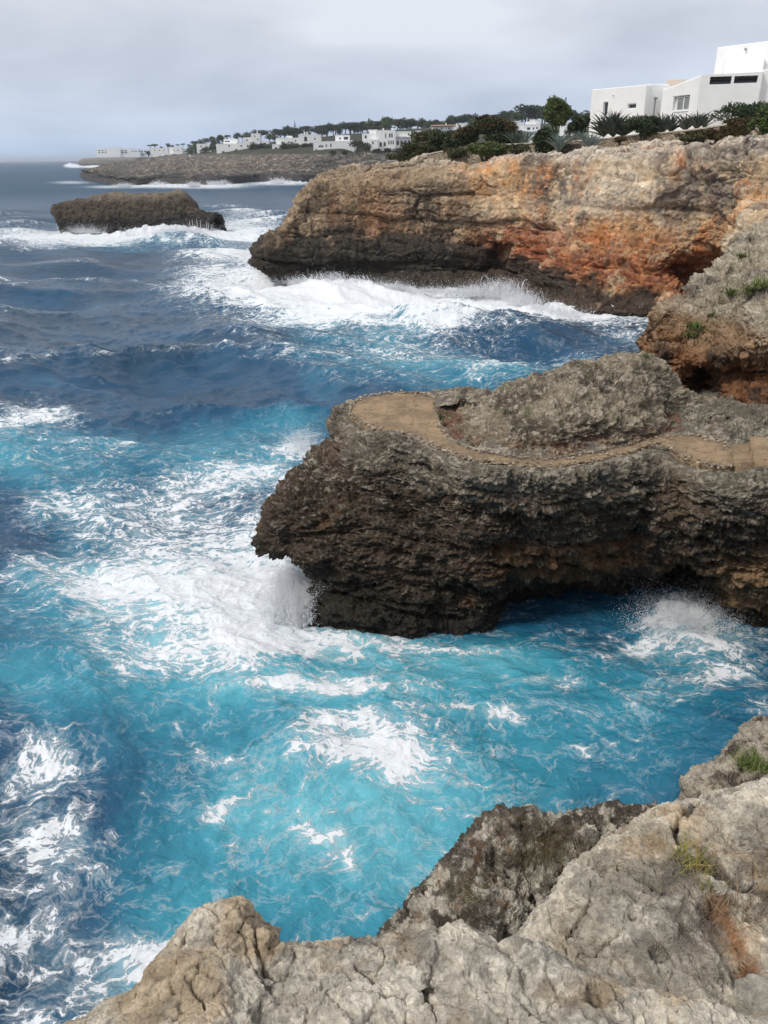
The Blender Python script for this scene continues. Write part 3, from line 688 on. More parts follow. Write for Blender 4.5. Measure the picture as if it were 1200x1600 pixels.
# ---- the flat-topped sea stack
def stack():
    G = []
    rows = [((90, 322), (88, 330), (92, 345), (98, 358)), ((82, 321), (80, 332), (87, 345), (92, 360)), ((105, 314), (100, 328), (104, 346), (108, 363)), ((150, 307), (146, 326), (148, 346), (150, 366)),
            ((200, 304), (198, 324), (198, 346), (198, 367)), ((250, 302), (250, 322), (248, 345), (248, 366)), ((272, 314), (274, 330), (272, 348), (270, 366)), ((292, 328), (292, 338), (292, 349), (290, 362)),
            ((318, 336), (316, 342), (314, 351), (312, 360)), ((334, 341), (334, 345), (332, 351), (328, 359)), ((334, 341), (333, 345), (330, 352), (326, 358))]
    for i, (t, u, m, w) in enumerate(rows):
        a = WZ(w[0], 366, 0); D = a[1] + (0 if 0 < i < len(rows) - 1 else 8)
        k = max(.15, 1 - abs(i - 5) / 6.5)
        T_ = WD(*t, D + 2.5 * k); U = WD(*u, D + .2); M_ = WD(*m, D - .3); W_ = WD(*w, D + .5); W_[2] = 0
        b = 20 * k
        G.append([down(T_, 0, b + 2, -3), down(T_, 0, b + 1, 0), down(T_, 0, b, T_[2] * .6), down(T_, 0, b - 2, T_[2] - .5), down(T_, 0, b * .5, T_[2] + .0), T_, U, M_, W_, down(W_, 0, 0, -3)])
    return loft(G, 520, 300, None, [.2, .3, .5, 1, 1, 1, 1, 1, .3])[0]
S = stack(); _fl = gnormals(S)[250, 120][2] < 0
S = push(S, .8 * fbm(S * .16, 3, 701) - .55 + .35 * (worley(S * np.array([.4, .4, .6]), 703, True)[2] - .5), _fl)
S = push(S, .34 * fbm(S * .8, 4, 711, .6, ridged=True) + .35 * (worley(S * 1.1, 713)[0] - .6) + .14 * fbm(S * 3, 3, 715, .6, ridged=True), _fl)
z = S[..., 2]; n2 = fbm(S * .5, 4, 725); n3 = fbm(S * 1.3, 4, 727)
T = np.ones(S.shape, f32) * np.array((0.095, 0.075, 0.055), f32)
T = mixc(T, (0.24, 0.20, 0.15), sst(5.0, 6.6, z + n2) * .8)
T = mixc(T, (0.06, 0.05, 0.04), sst(-.05, .3, n3 - .12 * (z - 4)))
wet = sst(3.2, 1.8, z + 1.2 * n2 - .06 * (S[..., 0] + 50))
T = mixc(T, (0.035, 0.03, 0.026), wet * .9)
o = tag(link('sea_stack', build_rock('sea_stack', S, M_cliff, T, wet * .5, _fl)),
        'dark flat-topped rock islet standing in the surf offshore', 'sea stack')

# ============================================================ our own ledge, close by
tf = NT('ledge_limestone')
c = tf.attr('tint', False)
wv = tf.vmath('ADD', tf.co, tf.vmath('SCALE', tf.vmath('SUBTRACT', tf.noise(3.0, 4, 0.6, col=True), (.5, .5, .5)), 0.35))
g1 = tf.noise(5.5, 10, 0.68); g2 = tf.noise(26, 8, 0.72, vec=wv); g3 = tf.noise(110, 4, 0.7)
v = tf.math('MULTIPLY', tf.math('MULTIPLY', tf.ss(g1, .32, .68, .68, 1.28), tf.ss(g2, .3, .7, .72, 1.28)), tf.ss(g3, .25, .75, 1.15, 1.78))
col = tf.vmath('SCALE', c); tf.l.new(v, col.node.inputs['Scale'])
dk = tf.math('MULTIPLY', tf.ss(tf.noise(8, 9, 0.75, .4), .56, .64), tf.math('MULTIPLY_ADD', tf.attr('lich'), .9, .04))
col = tf.mix(dk, col, (0.075, 0.062, 0.05))
wh = tf.math('MULTIPLY', tf.ss(tf.noise(17, 9, 0.8, .2, vec=tf.vmath('ADD', tf.co, (9., 4., 2.))), .55, .60), .6)
col = tf.mix(wh, col, (0.66, 0.62, 0.54))
bs = tf.math('MULTIPLY', tf.ss(tf.noise(60, 6, 0.75, .3), .62, .67), .75)
col = tf.mix(bs, col, (0.06, 0.05, 0.042))
oc = tf.math('MULTIPLY', tf.ss(tf.noise(4.2, 6, 0.7, .3, vec=tf.vmath('ADD', tf.co, (19., 14., 2.))), .56, .70), .5)
col = tf.mix(oc, col, (0.36, 0.22, 0.10))
tf.set('Base Color', col); tf.set('Roughness', .9); tf.set('Specular IOR Level', .25)
pit = tf.ss(tf.voro(34, 'F1', vec=wv), .0, .35)
hh = tf.math('ADD', tf.math('MULTIPLY', g1, 1.2), tf.math('MULTIPLY_ADD', g2, .8, tf.math('MULTIPLY_ADD', pit, .35, tf.math('MULTIPLY', g3, .22))))
tf.set('Normal', tf.bump(hh, .05)); M_ledge = tf.m

def polyd(S, pts):
    b = np.full(S.shape[:2], 9.)
    for p, q in zip(pts[:-1], pts[1:]):
        ab = (q - p)[:2]; t = np.clip(((S[..., :2] - p[:2]) @ ab) / (ab @ ab + 1e-12), 0, 1); c = p[:2] + t[..., None] * ab
        b = np.minimum(b, np.hypot(S[..., 0] - c[..., 0], S[..., 1] - c[..., 1]))
    return b
def ledge(name, G, n, m, rough, cracks, tintf, wu=None, wv_=None, tilt=0, lines=(), zl=10):
    S = loft(G, n, m, wu, wv_)[0]; fl = gnormals(S)[n // 2, int(m * .6)][2] < 0
    S = push(S, .05 * fbm(S * .9, 3, 801 + tilt) + .04 * fbm(S * 2.6, 3, 805 + tilt) - .015, fl)
    W = S + .12 * np.stack([fbm(S * 2.2, 3, s + tilt) for s in (811, 812, 813)], -1)
    F1, F2, I = worley(W * 1.5, 821 + tilt, True)
    crack = np.exp(-(F2 - F1) / .018) * sst(-.05, .15, fbm(S * 1.1, 2, 825 + tilt))
    S = push(S, cracks * (.05 * (I - .5) - .09 * crack * sst(.0, .25, fbm(S * .8, 2, 827 + tilt))), fl)
    F1, F2, I = worley(W * 5.5, 831 + tilt, True)
    S = push(S, rough * (.035 * (I - .5) + .05 * (F1 - .5)) + (.012 + .05 * rough) * fbm(S * 5, 5, 841 + tilt, .62, ridged=True), fl)
    J = S + .02 * np.stack([fbm(S * 9, 3, s + tilt) for s in (891, 892, 893)], -1) + .03 * np.stack([fbm(S * 3, 2, s + tilt) for s in (894, 895, 896)], -1)
    for pts, wid, dep in lines:
        S = push(S, -dep * np.exp(-(polyd(J, [WZ(a, b, zl) for a, b in pts]) / wid) ** 2), fl) if wid > .02 else S - np.array([0, 0, 1.]) * (dep * np.exp(-(polyd(J, [WZ(a, b, zl) for a, b in pts]) / wid) ** 2))[..., None]
    F1, F2, I = worley(S * 17., 851 + tilt)
    pits = sst(.28, .05, F1) * sst(.0, .25, fbm(S * 2.5, 2, 855 + tilt))
    F1, F2, I = worley(S * np.array([9, 9, 14.]) + .3 * np.stack([fbm(S * 8, 2, s + tilt) for s in (881, 882, 883)], -1), 885 + tilt, True)
    S = push(S, (.014 + .02 * rough) * (I - .5) * sst(-.2, .2, fbm(S * 1.7, 2, 887 + tilt)) - .010 * np.exp(-(F2 - F1) / .05), fl, 4)
    F1c, _, Ic = worley(S * 5.5, 895 + tilt, True)
    S = push(S, -.045 * sst(.20, .10, F1c) * (Ic > .6), fl, 4)
    S = push(S, -.020 * pits + (.009 + .016 * rough) * fbm(S * 22, 4, 861 + tilt, .7, ridged=True), fl, 4)
    T, lich = tintf(S, crack)
    me = np_mesh(name, S.reshape(-1, 3), grid_faces(S.shape[0], S.shape[1], fl))
    me.materials.append(M_ledge)
    set_col(me, 'tint', T); set_f(me, 'lich', lich)
    return tag(link(name, me), kind='structure')
def tint_pale(S, crack, seed=0, base=(0.40, 0.345, 0.265), dark=.55):
    n1 = fbm(S * 1.3, 4, 870 + seed); n2 = fbm(S * 3.6, 4, 875 + seed)
    T = np.ones(S.shape, f32) * np.array(base, f32)
    T = mixc(T, (0.62, 0.575, 0.49), sst(-.05, .3, n2) * .7)
    n3 = fbm(S * 11, 4, 878 + seed, .65)
    T = mixc(T, (0.17, 0.145, 0.12), sst(.06, .16, n1 + .45 * n2 + .25 * n3) * dark)
    T = mixc(T, (0.30, 0.27, 0.225), sst(.05, .14, n3 + .4 * n2) * .55)
    T = mixc(T, (0.48, 0.34, 0.19), sst(.10, .28, fbm(S * 2.2, 3, 880 + seed)) * .6)
    return T, np.clip(.08 + sst(.05, .3, n1) * .8, 0, 1)

# the slab at our feet: silhouette far edge, then towards and under the viewer
def sl(px, py, z): return WZ(px, py, z)
def lrow(px, py, z, bx=None, drop=True):
    """far edge point, its lip and drop; then the top coming towards us"""
    e = WZ(px, py, z)
    back = [down(e, 0, .35, z - 4.5), down(e, 0, .22, z - 1.6), down(e, 0, .12, z - .35), e]
    return e, back
G = []
for (px, py, z, n1_, n2_) in [(60, 1660, 10.15, .15, .5), (120, 1600, 10.2, .2, .6), (200, 1540, 10.25, .25, .7), (270, 1480, 10.3, .3, .8), (325, 1415, 10.33, .3, .9), (375, 1408, 10.34, .3, .9), (405, 1440, 10.32, .3, .9),
                            (480, 1445, 10.33, .3, .9), (560, 1450, 10.33, .3, .9), (640, 1452, 10.33, .3, .9), (720, 1438, 10.34, .3, .9), (770, 1462, 10.33, .3, .9), (830, 1500, 10.3, .25, .8), (900, 1538, 10.28, .25, .8),
                            (980, 1560, 10.27, .25, .8), (1080, 1580, 10.27, .25, .8), (1180, 1602, 10.27, .25, .8), (1300, 1640, 10.2, .2, .7)]:
    e, back = lrow(px, py, z)
    G.append(back + [down(e, 0, -n1_ * .4, z + .03), down(e, 0, -n1_, z + .05), down(e, 0, -n2_, z + .04), down(e, .0, -n2_ - 1.5, z - .02)])
ledge('ledge', G, 1200, 600, .22, 1.0, lambda S, c: tint_pale(S, c, 0, (0.62, 0.56, 0.46), .75), None, [.3, .4, .8, 1.5, 1.2, 1, .5], 0,
      [([(402, 1442), (398, 1475), (410, 1500), (440, 1520)], .006, .03), ([(385, 1505), (415, 1532), (448, 1508)], .006, .03), ([(668, 1545), (680, 1570), (692, 1605)], .006, .05), ([(590, 1552), (640, 1562), (668, 1545), (690, 1538)], .005, .04), ([(300, 1555), (322, 1605)], .005, .03), ([(560, 1500), (600, 1530)], .004, .02), ([(450, 1440), (500, 1500)], .05, .02), ([(820, 1560), (900, 1600)], .006, .03)], 10.35)

# the broad pale slab at the right
G = []
for (px, py, z) in [(700, 1500, 9.55), (785, 1478, 9.75), (868, 1405, 9.85), (882, 1362, 9.9), (925, 1330, 9.95), (975, 1300, 9.95), (1050, 1266, 9.95), (1085, 1250, 9.95), (1110, 1243, 9.95), (1150, 1236, 9.97), (1200, 1222, 10.0), (1300, 1190, 10.0), (1500, 1150, 10.0)]:
    e, back = lrow(px, py, z)
    far = e[1]
    G.append(back + [V3(e[0] + .0, e[1] - (far - .4) * .15, z + .04), V3(e[0], e[1] - (far - .4) * .4, z + .02), V3(e[0], e[1] - (far - .4) * .65, z - .05), V3(e[0], e[1] - (far - .4) * .85, z - .06), V3(e[0], .2, z - .05), V3(e[0], -2.5, z)])
def tint_slab(S, crack):
    T, l = tint_pale(S, crack, 50, (0.68, 0.61, 0.49), .6)
    dk = ell(S, WZ(1060, 1480, 9.9), (.28, .22, 1), 1) + ell(S, WZ(1150, 1390, 9.9), (.25, .14, 1), 1)
    T = mixc(T, (0.15, 0.125, 0.10), np.clip(dk, 0, 1) * sst(-.25, .05, fbm(S * 6, 4, 900, .6)) * .85)
    T = mixc(T, (0.50, 0.36, 0.20), (ell(S, WZ(940, 1330, 9.9), (.16, .10, 1), 1) + ell(S, WZ(1160, 1520, 9.85), (.10, .06, 1), 1) + ell(S, WZ(830, 1540, 9.8), (.10, .05, 1), 1)) * sst(-.3, .2, fbm(S * 8, 3, 902)) * .6)
    a, b = WZ(1110, 1465, 9.85), WZ(1170, 1590, 9.85)
    ab = (b - a)[:2]; t = np.clip(((S[..., :2] - a[:2]) @ ab) / (ab @ ab), 0, 1); q = a[:2] + t[..., None] * ab
    dd = np.hypot(S[..., 0] - q[..., 0], S[..., 1] - q[..., 1])
    T = mixc(T, (0.33, 0.15, 0.06), np.exp(-((dd + .03 * fbm(S * 14, 3, 933)) / .022) ** 2) * .85)
    T = mixc(T, (0.42, 0.28, 0.14), ell(S, WZ(1020, 1335, 9.95), (.10, .06, 1), 1) * .7)
    return T, np.clip(l * .8 + dk * .7, 0, 1)
ledge_slab = ledge('ledge_slab', G, 1000, 800, .16, 1.0, tint_slab, [.5, 1, 1, 1, 1, 1, 1, 1, 1, 1, .6, .3], [.3, .4, .8, 1.3, 1.2, 1, 1, 1, .4], 50,
      [([(1048, 1334), (1054, 1312), (1085, 1286), (1112, 1268), (1126, 1254)], .014, .07), ([(1048, 1330), (1054, 1350), (1078, 1360), (1096, 1372), (1100, 1392)], .018, .06), ([(1094, 1390), (1104, 1396)], .026, .07), ([(1140, 1350), (1164, 1352)], .035, .05), ([(903, 1378), (925, 1400), (965, 1402)], .016, .03),
       ([(965, 1398), (1000, 1425), (1042, 1442)], .006, .03), ([(888, 1492), (890, 1470), (918, 1448)], .007, .05), ([(930, 1516), (962, 1498)], .006, .03), ([(1102, 1462), (1128, 1520), (1172, 1590)], .035, .05), ([(1105, 1400), (1150, 1424), (1210, 1438)], .03, .045), ([(1108, 1452), (1106, 1458)], .02, .04), ([(1070, 1490), (1074, 1494)], .02, .03), ([(965, 1320), (970, 1300)], .005, .03), ([(1000, 1520), (1020, 1560)], .005, .02)], 9.88)

# the dark lichen-crusted rock lower down, between the two
G = []
for (px, py, z) in [(590, 1480, 8.3), (606, 1448, 8.4), (650, 1398, 8.5), (700, 1345, 8.6), (745, 1300, 8.68), (785, 1270, 8.72), (830, 1274, 8.7), (880, 1278, 8.68), (945, 1268, 8.68), (1000, 1268, 8.68), (1045, 1272, 8.65), (1120, 1290, 8.6), (1250, 1300, 8.6)]:
    e, back = lrow(px, py, z)
    G.append(back + [V3(e[0], e[1] - .25, z + .02), V3(e[0] + .03, e[1] - .6, z + (.0 if px < 780 else -.12)), V3(e[0] + .06, e[1] - 1.0, z + .02), V3(e[0] + .1, e[1] - 1.5, z + .1), V3(e[0] + .1, e[1] - 2.4, z)])
def tint_lich(S, crack):
    n1 = fbm(S * 2.0, 4, 910); n2 = fbm(S * 6.5, 4, 915, .65)
    T = np.ones(S.shape, f32) * np.array((0.46, 0.42, 0.345), f32)
    dark = sst(-.06, .06, n2 + .35 * n1 + .35 * fbm(S * 19, 3, 917, .6) + .06)
    pale = ell(S, WZ(850, 1380, 8.7), (.5, .32, 1), 1)
    T = mixc(T, (0.060, 0.046, 0.034), np.clip(dark - .5 * pale * sst(.3, -.1, n2), 0, 1) * .93)
    T = mixc(T, (0.16, 0.07, 0.03), sst(.28, .36, fbm(S * 9, 3, 921)) * .5)
    return T, np.clip(.9 - .5 * pale, 0, 1)
ledge('ledge_rock', G, 640, 430, 1.0, .8, tint_lich, None, [.3, .4, .8, 1.3, 1.2, 1, 1, .4], 90)

# the rock corner beyond the slab, right
G = []
for (px, py, z) in [(1075, 1290, 8.8), (1098, 1262, 9.0), (1100, 1215, 9.1), (1122, 1200, 9.12), (1148, 1178, 9.15), (1165, 1158, 9.15), (1200, 1142, 9.18), (1260, 1120, 9.2), (1400, 1100, 9.2)]:
    e, back = lrow(px, py, z)
    G.append(back + [V3(e[0], e[1] - .2, z + .02), V3(e[0] + .03, e[1] - .5, z + .02), V3(e[0] + .06, e[1] - .9, z + .05), V3(e[0] + .1, e[1] - 1.8, z)])
def tint_corner(S, crack):
    n2 = fbm(S * 5.5, 4, 935, .65); n1 = fbm(S * 1.6, 3, 931)
    T = np.ones(S.shape, f32) * np.array((0.42, 0.37, 0.29), f32)
    T = mixc(T, (0.09, 0.07, 0.055), sst(-.05, .15, n2 + .6 * n1) * .9)
    return T, n2 * 0 + .7
ledge('ledge_corner', G, 360, 300, .9, .8, tint_corner, None, [.3, .4, .8, 1.3, 1.2, 1, .5], 130)

# ============================================================ the path on the spur
def path_obj():
    A = np.array([[a, b] for a, b in PW])                 # stations x 2 x 3
    n, m = 520, 40
    seg = np.linalg.norm(np.diff(A.mean(1), axis=0), axis=-1) + .02; t = np.concatenate([[0], np.cumsum(seg)]); t /= t[-1]
    S = _cat(A, np.interp(np.linspace(0, 1, n), t, np.arange(len(A))), 0)
    w = np.linspace(0, 1, m)[None, :, None]
    S = S[:, :1] * (1 - w) + S[:, 1:] * w
    P = S.copy()
    e = np.abs(w[..., 0] * 2 - 1) ** 3
    out = (S[:, -1:] - S[:, :1]); out /= np.linalg.norm(out, axis=-1, keepdims=True)
    S = S + out * (np.sign(w - .5) * e[..., None]) * (.26 * fbm(P * 1.3, 2, 951) + .16 * fbm(P * 5.0, 3, 953) - .10)[..., None]
    S[..., 2] += .035 * fbm(P * .9, 3, 955) + .014 * fbm(P * 5, 3, 957) + .0
    # edges turn down into the rock
    lo1, lo2 = S[:, :1].copy(), S[:, -1:].copy()
    lo1[..., 2] -= .16; lo2[..., 2] -= .16
    lo1 -= out * .02; lo2 += out * .02
    return np.concatenate([lo1, S, lo2], 1)
tp = NT('trodden_earth')
g1 = tp.noise(1.1, 7, .62, .4); g2 = tp.noise(14, 6, .65); g3 = tp.noise(4.5, 6, .7, .8)
col = tp.mix(tp.ss(g1, .42, .58), (0.34, 0.235, 0.14), (0.21, 0.145, 0.09))
col = tp.mix(tp.math('MULTIPLY', tp.ss(g3, .50, .62), .75), col, (0.13, 0.098, 0.068))
col = tp.mix(tp.math('MULTIPLY', tp.ss(tp.voro(9, 'F1'), .10, .05), .8), col, (0.40, 0.36, 0.29))
kr = tp.voro(.9, 'DISTANCE_TO_EDGE', vec=tp.vmath('ADD', tp.co, tp.vmath('SCALE', tp.noise(2, 3, .6, col=True), .5)))
col = tp.mix(tp.ss(kr, .0, .012, .8, 0), col, (0.07, 0.05, 0.035))
col = tp.mix(tp.ss(g2, .3, .7, 0, .35), col, (0.44, 0.34, 0.22))
tp.set('Base Color', col); tp.set('Roughness', .93); tp.set('Specular IOR Level', .2)
tp.set('Normal', tp.bump(tp.math('ADD', g3, tp.math('MULTIPLY', g2, .5)), .06)); M_path = tp.m
S = path_obj(); me = np_mesh('path', S.reshape(-1, 3), grid_faces(*S.shape[:2], gnormals(S)[200, 20][2] < 0)); me.materials.append(M_path)
tag(link('path', me), kind='structure')
# two broad steps where the path climbs away at the right
for k, (q, z) in enumerate([([(1142, 694), (1172, 692), (1176, 722), (1150, 726)], PZ + .10), ([(1170, 682), (1240, 676), (1240, 722), (1178, 716)], PZ + .2)]):
    P = np.array([WZ(a, b, z) for a, b in q]); u, v = np.meshgrid(np.linspace(0, 1, 40), np.linspace(0, 1, 30), indexing='ij')
    S = (P[0] * (1 - u)[..., None] + P[1] * u[..., None]) * (1 - v)[..., None] + (P[3] * (1 - u)[..., None] + P[2] * u[..., None]) * v[..., None]
    S[..., :2] += (.07 * np.stack([fbm(S * 2.5, 2, 961), fbm(S * 2.5, 2, 962)], -1))
    S[..., 2] += .03 * fbm(S * 2, 3, 965)
    ed = (np.minimum(np.minimum(u, 1 - u), np.minimum(v, 1 - v)) < 1e-6)
    S[..., 2] -= ed * .3
    me = np_mesh('path_step', S.reshape(-1, 3), grid_faces(40, 30, gnormals(S)[20, 15][2] < 0)); me.materials.append(M_path)
    tag(link('path_step', me), kind='structure')
# ============================================================ THE SEA
def wb(px, py, rx, ry, amp, rot=0):
    """a patch on the water: centre and half-axes as world vectors"""
    c = WZ(px, py)[:2]; k, s = math.cos(math.radians(rot)), math.sin(math.radians(rot))
    a = WZ(px + rx * k, py - rx * s)[:2] - c; b = WZ(px + ry * s * .5, py + ry * k)[:2] - c
    return c, a, b, amp
def paint(X, Y, items, base=0.0, mode='add', p=1.0):
    F = np.full(X.shape, base, f32)
    for it in items:
        c, a, b, amp = wb(*it)
        det = a[0] * b[1] - a[1] * b[0]
        dx, dy = X - c[0], Y - c[1]
        u = (dx * b[1] - dy * b[0]) / det; v = (-dx * a[1] + dy * a[0]) / det
        g = np.exp(-(u * u + v * v) ** p)
        F = F + (amp - F) * g if mode == 'mix' else F + amp * g
    return F
def sea():
    th = np.concatenate([np.linspace(-180, -48, 50, endpoint=False), np.linspace(-48, -31, 170, endpoint=False), np.linspace(-31, 31, 1020), np.linspace(31, 44, 90)[1:], np.linspace(44, 180, 50)[1:]])
    th = np.radians(th)
    dep = np.concatenate([np.linspace(86, 52, 24, endpoint=False), np.linspace(52, 1.2, 1150, endpoint=False), np.geomspace(1.2, .03, 60)])
    r = CAM_H / np.tan(np.radians(dep))
    X = np.sin(th)[:, None] * r[None]; Y = np.cos(th)[:, None] * r[None]
    return X.astype(np.float64), Y.astype(np.float64), r
X, Y, rr = sea()
P2 = np.stack([X, Y, np.zeros_like(X)], -1)
wx = X + 2.0 * fbm(P2 * .15, 3, 1001) + .6 * fbm(P2 * .7, 3, 1003); wy = Y + 2.0 * fbm(P2 * .15 + 40, 3, 1005) + .6 * fbm(P2 * .7, 3, 1007)
turq = paint(wx, wy, [
    (600, 1250, 420, 330, .95), (300, 950, 330, 170, .72), (60, 720, 170, 90, .68), (700, 1030, 300, 70, .8), (760, 575, 190, 55, .72), (640, 535, 130, 30, .6), (540, 500, 130, 30, .45),
    (350, 720, 150, 60, .5), (480, 1060, 200, 60, .9), (1000, 1100, 230, 120, .72), (1130, 1130, 120, 80, .30), (880, 960, 160, 35, .35), (780, 525, 150, 20, .12), (950, 530, 90, 25, .18),
    (260, 605, 230, 34, .14), (0, 830, 60, 60, .12), (180, 1215, 150, 55, .35), (40, 1090, 150, 60, .62), (50, 1400, 210, 180, .03), (150, 1330, 110, 60, .22), (320, 1400, 110, 130, .80), (300, 375, 160, 12, .35), (200, 385, 120, 8, .4),
    (250, 400, 100, 10, .05), (60, 590, 80, 14, .3), (420, 600, 120, 20, .22), (250, 700, 330, 40, .55), (420, 660, 120, 30, .5), (560, 570, 160, 26, .5), (300, 520, 160, 12, .22), (120, 470, 140, 12, .2), (100, 560, 120, 12, .12)], .06, 'mix')
foam = paint(wx, wy, [
    (230, 367, 190, 12, .75), (60, 372, 110, 11, .55), (380, 350, 70, 22, .55), (350, 400, 90, 14, .40), (330, 440, 90, 35, .48), (420, 400, 60, 14, .5), (440, 450, 90, 22, .75), (520, 475, 150, 25, .62), (600, 458, 90, 10, .8), (700, 478, 170, 20, .72),
    (820, 475, 70, 14, .7), (880, 497, 60, 10, .55), (690, 515, 60, 8, .5), (960, 500, 80, 10, .3), (560, 500, 170, 14, .35), (640, 540, 190, 30, .26), (780, 590, 60, 12, .55), (790, 560, 60, 10, .3), (880, 545, 60, 8, .3), (980, 525, 50, 14, .3),
    (40, 640, 80, 22, .6), (90, 625, 70, 8, .3), (150, 700, 120, 20, .18), (450, 690, 50, 18, .5), (400, 735, 90, 25, .45), (300, 780, 170, 50, .32), (110, 790, 80, 20, .25), (250, 850, 210, 60, .34), (250, 920, 180, 60, .50), (160, 930, 40, 28, .35), (410, 930, 90, 50, .75),
    (420, 850, 60, 60, .35), (60, 890, 60, 20, .2), (300, 1010, 150, 36, .38), (430, 990, 110, 20, .45), (560, 1000, 80, 12, .35), (700, 1000, 80, 14, .2),
    (530, 1060, 110, 20, .45), (450, 1062, 40, 9, .3), (560, 1160, 95, 36, .50), (610, 1200, 40, 40, .45), (500, 1125, 60, 14, .35), (425, 1248, 32, 16, .45), (510, 1290, 20, 30, .4), (535, 1330, 16, 30, .35), (400, 1190, 50, 16, .25), (345, 1240, 50, 20, .18),
    (510, 1390, 14, 30, .25), (660, 1100, 60, 16, .25), (760, 1110, 80, 25, .25), (820, 1060, 60, 10, .3), (1060, 975, 70, 26, .9), (1100, 1020, 90, 20, .5), (1130, 1060, 80, 20, .35), (960, 1010, 80, 12, .35), (900, 985, 110, 8, .25), (1170, 1120, 50, 16, .35), (1000, 1090, 90, 30, .16),
    (-150, 1300, 130, 200, .40), (-200, 950, 130, 60, .3), (-160, 700, 150, 30, .4), (1400, 1000, 150, 60, .4), (60, 1220, 80, 60, .50), (70, 1330, 90, 50, .45), (120, 1420, 90, 60, .30), (40, 1460, 70, 50, .42), (250, 1450, 60, 40, .55), (100, 1560, 90, 40, .45), (200, 1500, 80, 30, .4), (200, 1320, 50, 30, .2), (800, 1180, 200, 90, .06),
    (330, 291, 60, 4, .8), (440, 287, 60, 3, .7), (250, 291, 50, 3, .7), (170, 292, 50, 3, .5), (110, 285, 40, 3, .5), (112, 259, 12, 3, .9), (150, 261, 30, 2, .7), (160, 278, 30, 2, .3), (30, 357, 60, 4, .25), (380, 330, 50, 5, .3)], .0)
# foam gathers where the water meets rock: distance to the waterlines
coast = [WZ(*q)[:2] for q in [(486, 955), (503, 968), (560, 980), (640, 985), (755, 980), (792, 930), (880, 915), (950, 916), (1062, 914), (1112, 945), (1172, 978), (1230, 1010)]]
coast2 = [WZ(*q)[:2] for q in [(428, 434), (480, 441), (560, 445), (650, 450), (730, 452), (790, 455), (853, 480), (930, 492), (1010, 499), (1080, 502)]]
def dline(pts):
    b = np.full(X.shape, 1e9)
    for p, q in zip(pts[:-1], pts[1:]):
        ab = q - p; t = np.clip(((X - p[0]) * ab[0] + (Y - p[1]) * ab[1]) / (ab @ ab), 0, 1)
        b = np.minimum(b, np.hypot(X - p[0] - t * ab[0], Y - p[1] - t * ab[1]))
    return b
d1, d2 = dline(coast), dline(coast2)
foam += .22 * np.exp(-d1 / .45) + .35 * np.exp(-d2 / 2.5)
foam = foam * (1 - 0.35 * sst(.35, .0, foam))
calm = np.clip(sst(60, 12, np.hypot(X, Y)), 0, 1)
# swell and chop: travelling crests plus ridged noise, sized to the distance so that nothing is finer than the mesh
rng = np.random.default_rng(5)
Z = np.zeros_like(X); DX = np.zeros_like(X); DY = np.zeros_like(X)
cell = np.gradient(rr)[None, :] * 2.2
WP = [4.0 * fbm(P2 / 40 + 9 * k, 2, 1100 + k) for k in range(3)] + [1.0 * fbm(P2 / 6, 2, 1104)]
for i in range(46):
    lam = 26 * (0.90 ** i) * rng.uniform(.9, 1.1); lam = max(lam, .45)
    ang = math.radians(62 + rng.normal(0, 30)); k = 2 * math.pi / lam
    dx, dy = math.cos(ang), math.sin(ang)
    a = .0125 * lam * rng.uniform(.5, 1.0)
    ph = k * (dx * (X + (WP[i % 3] if lam > 5 else WP[3] * lam * .35)) + dy * Y) + rng.uniform(0, 6.28)
    w = sst(lam * .6, lam * .25, cell) * a
    Z += w * np.cos(ph); DX -= w * .8 * dx * np.sin(ph); DY -= w * .8 * dy * np.sin(ph)
amp = (1.25 - .55 * calm)
Z *= amp; DX *= amp; DY *= amp
ch = fbm(np.stack([X * .55, Y * .8, 0 * X], -1), 4, 1201, .5, ridged=True) * sst(2.2, .8, cell)
Z += .13 * ch * amp
ch2 = fbm(np.stack([wx * 1.7, wy * 2.2, 0 * X], -1), 3, 1203, .5) * sst(.6, .2, cell)
Z += .04 * ch2
Z = Z * (1 - .5 * np.exp(-d1 / 1.0))
# heaped surf against the rocks
heap = paint(wx, wy, [(560, 452, 80, 9, .7), (470, 446, 50, 9, .5), (640, 456, 60, 7, .6), (760, 462, 90, 9, .6), (700, 480, 150, 7, .7), (860, 490, 40, 6, .7), (450, 930, 34, 40, .3), (1060, 955, 60, 26, .5), (230, 367, 110, 4, 1.2), (110, 364, 20, 3, 1.4), (300, 362, 40, 3, 1.0), (330, 290, 60, 2, 1.6), (450, 286, 50, 2, 1.4), (250, 291, 40, 2, 1.3), (112, 258, 10, 2, 7.), (150, 260, 30, 2, 3)], 0)
hn = .55 + .9 * fbm(np.stack([wx * .7, wy * .7, 0 * X], -1), 4, 1211, .6)
Z += heap * hn
# a deep trough and a standing crest off the cliff
Z += paint(wx, wy, [(780, 505, 140, 9, .9), (800, 535, 130, 9, -.8), (760, 560, 110, 8, .5), (300, 385, 150, 4, .5), (250, 560, 200, 10, .5), (200, 590, 220, 10, -.5), (330, 640, 200, 12, .35), (120, 650, 120, 14, .4), (160, 810, 120, 20, .3)], 0) * (.8 + .4 * ch)
fade = sst(9000, 3000, np.hypot(X, Y))
fmesh = np.clip(foam, 0, 1.2)
Z += .05 * np.clip(foam, 0, 1) * fbm(np.stack([wx * 3, wy * 3, 0 * X], -1), 3, 1221, .6) * sst(.35, .12, cell)
S = np.stack([X + DX * fade, Y + DY * fade, Z * fade], -1)
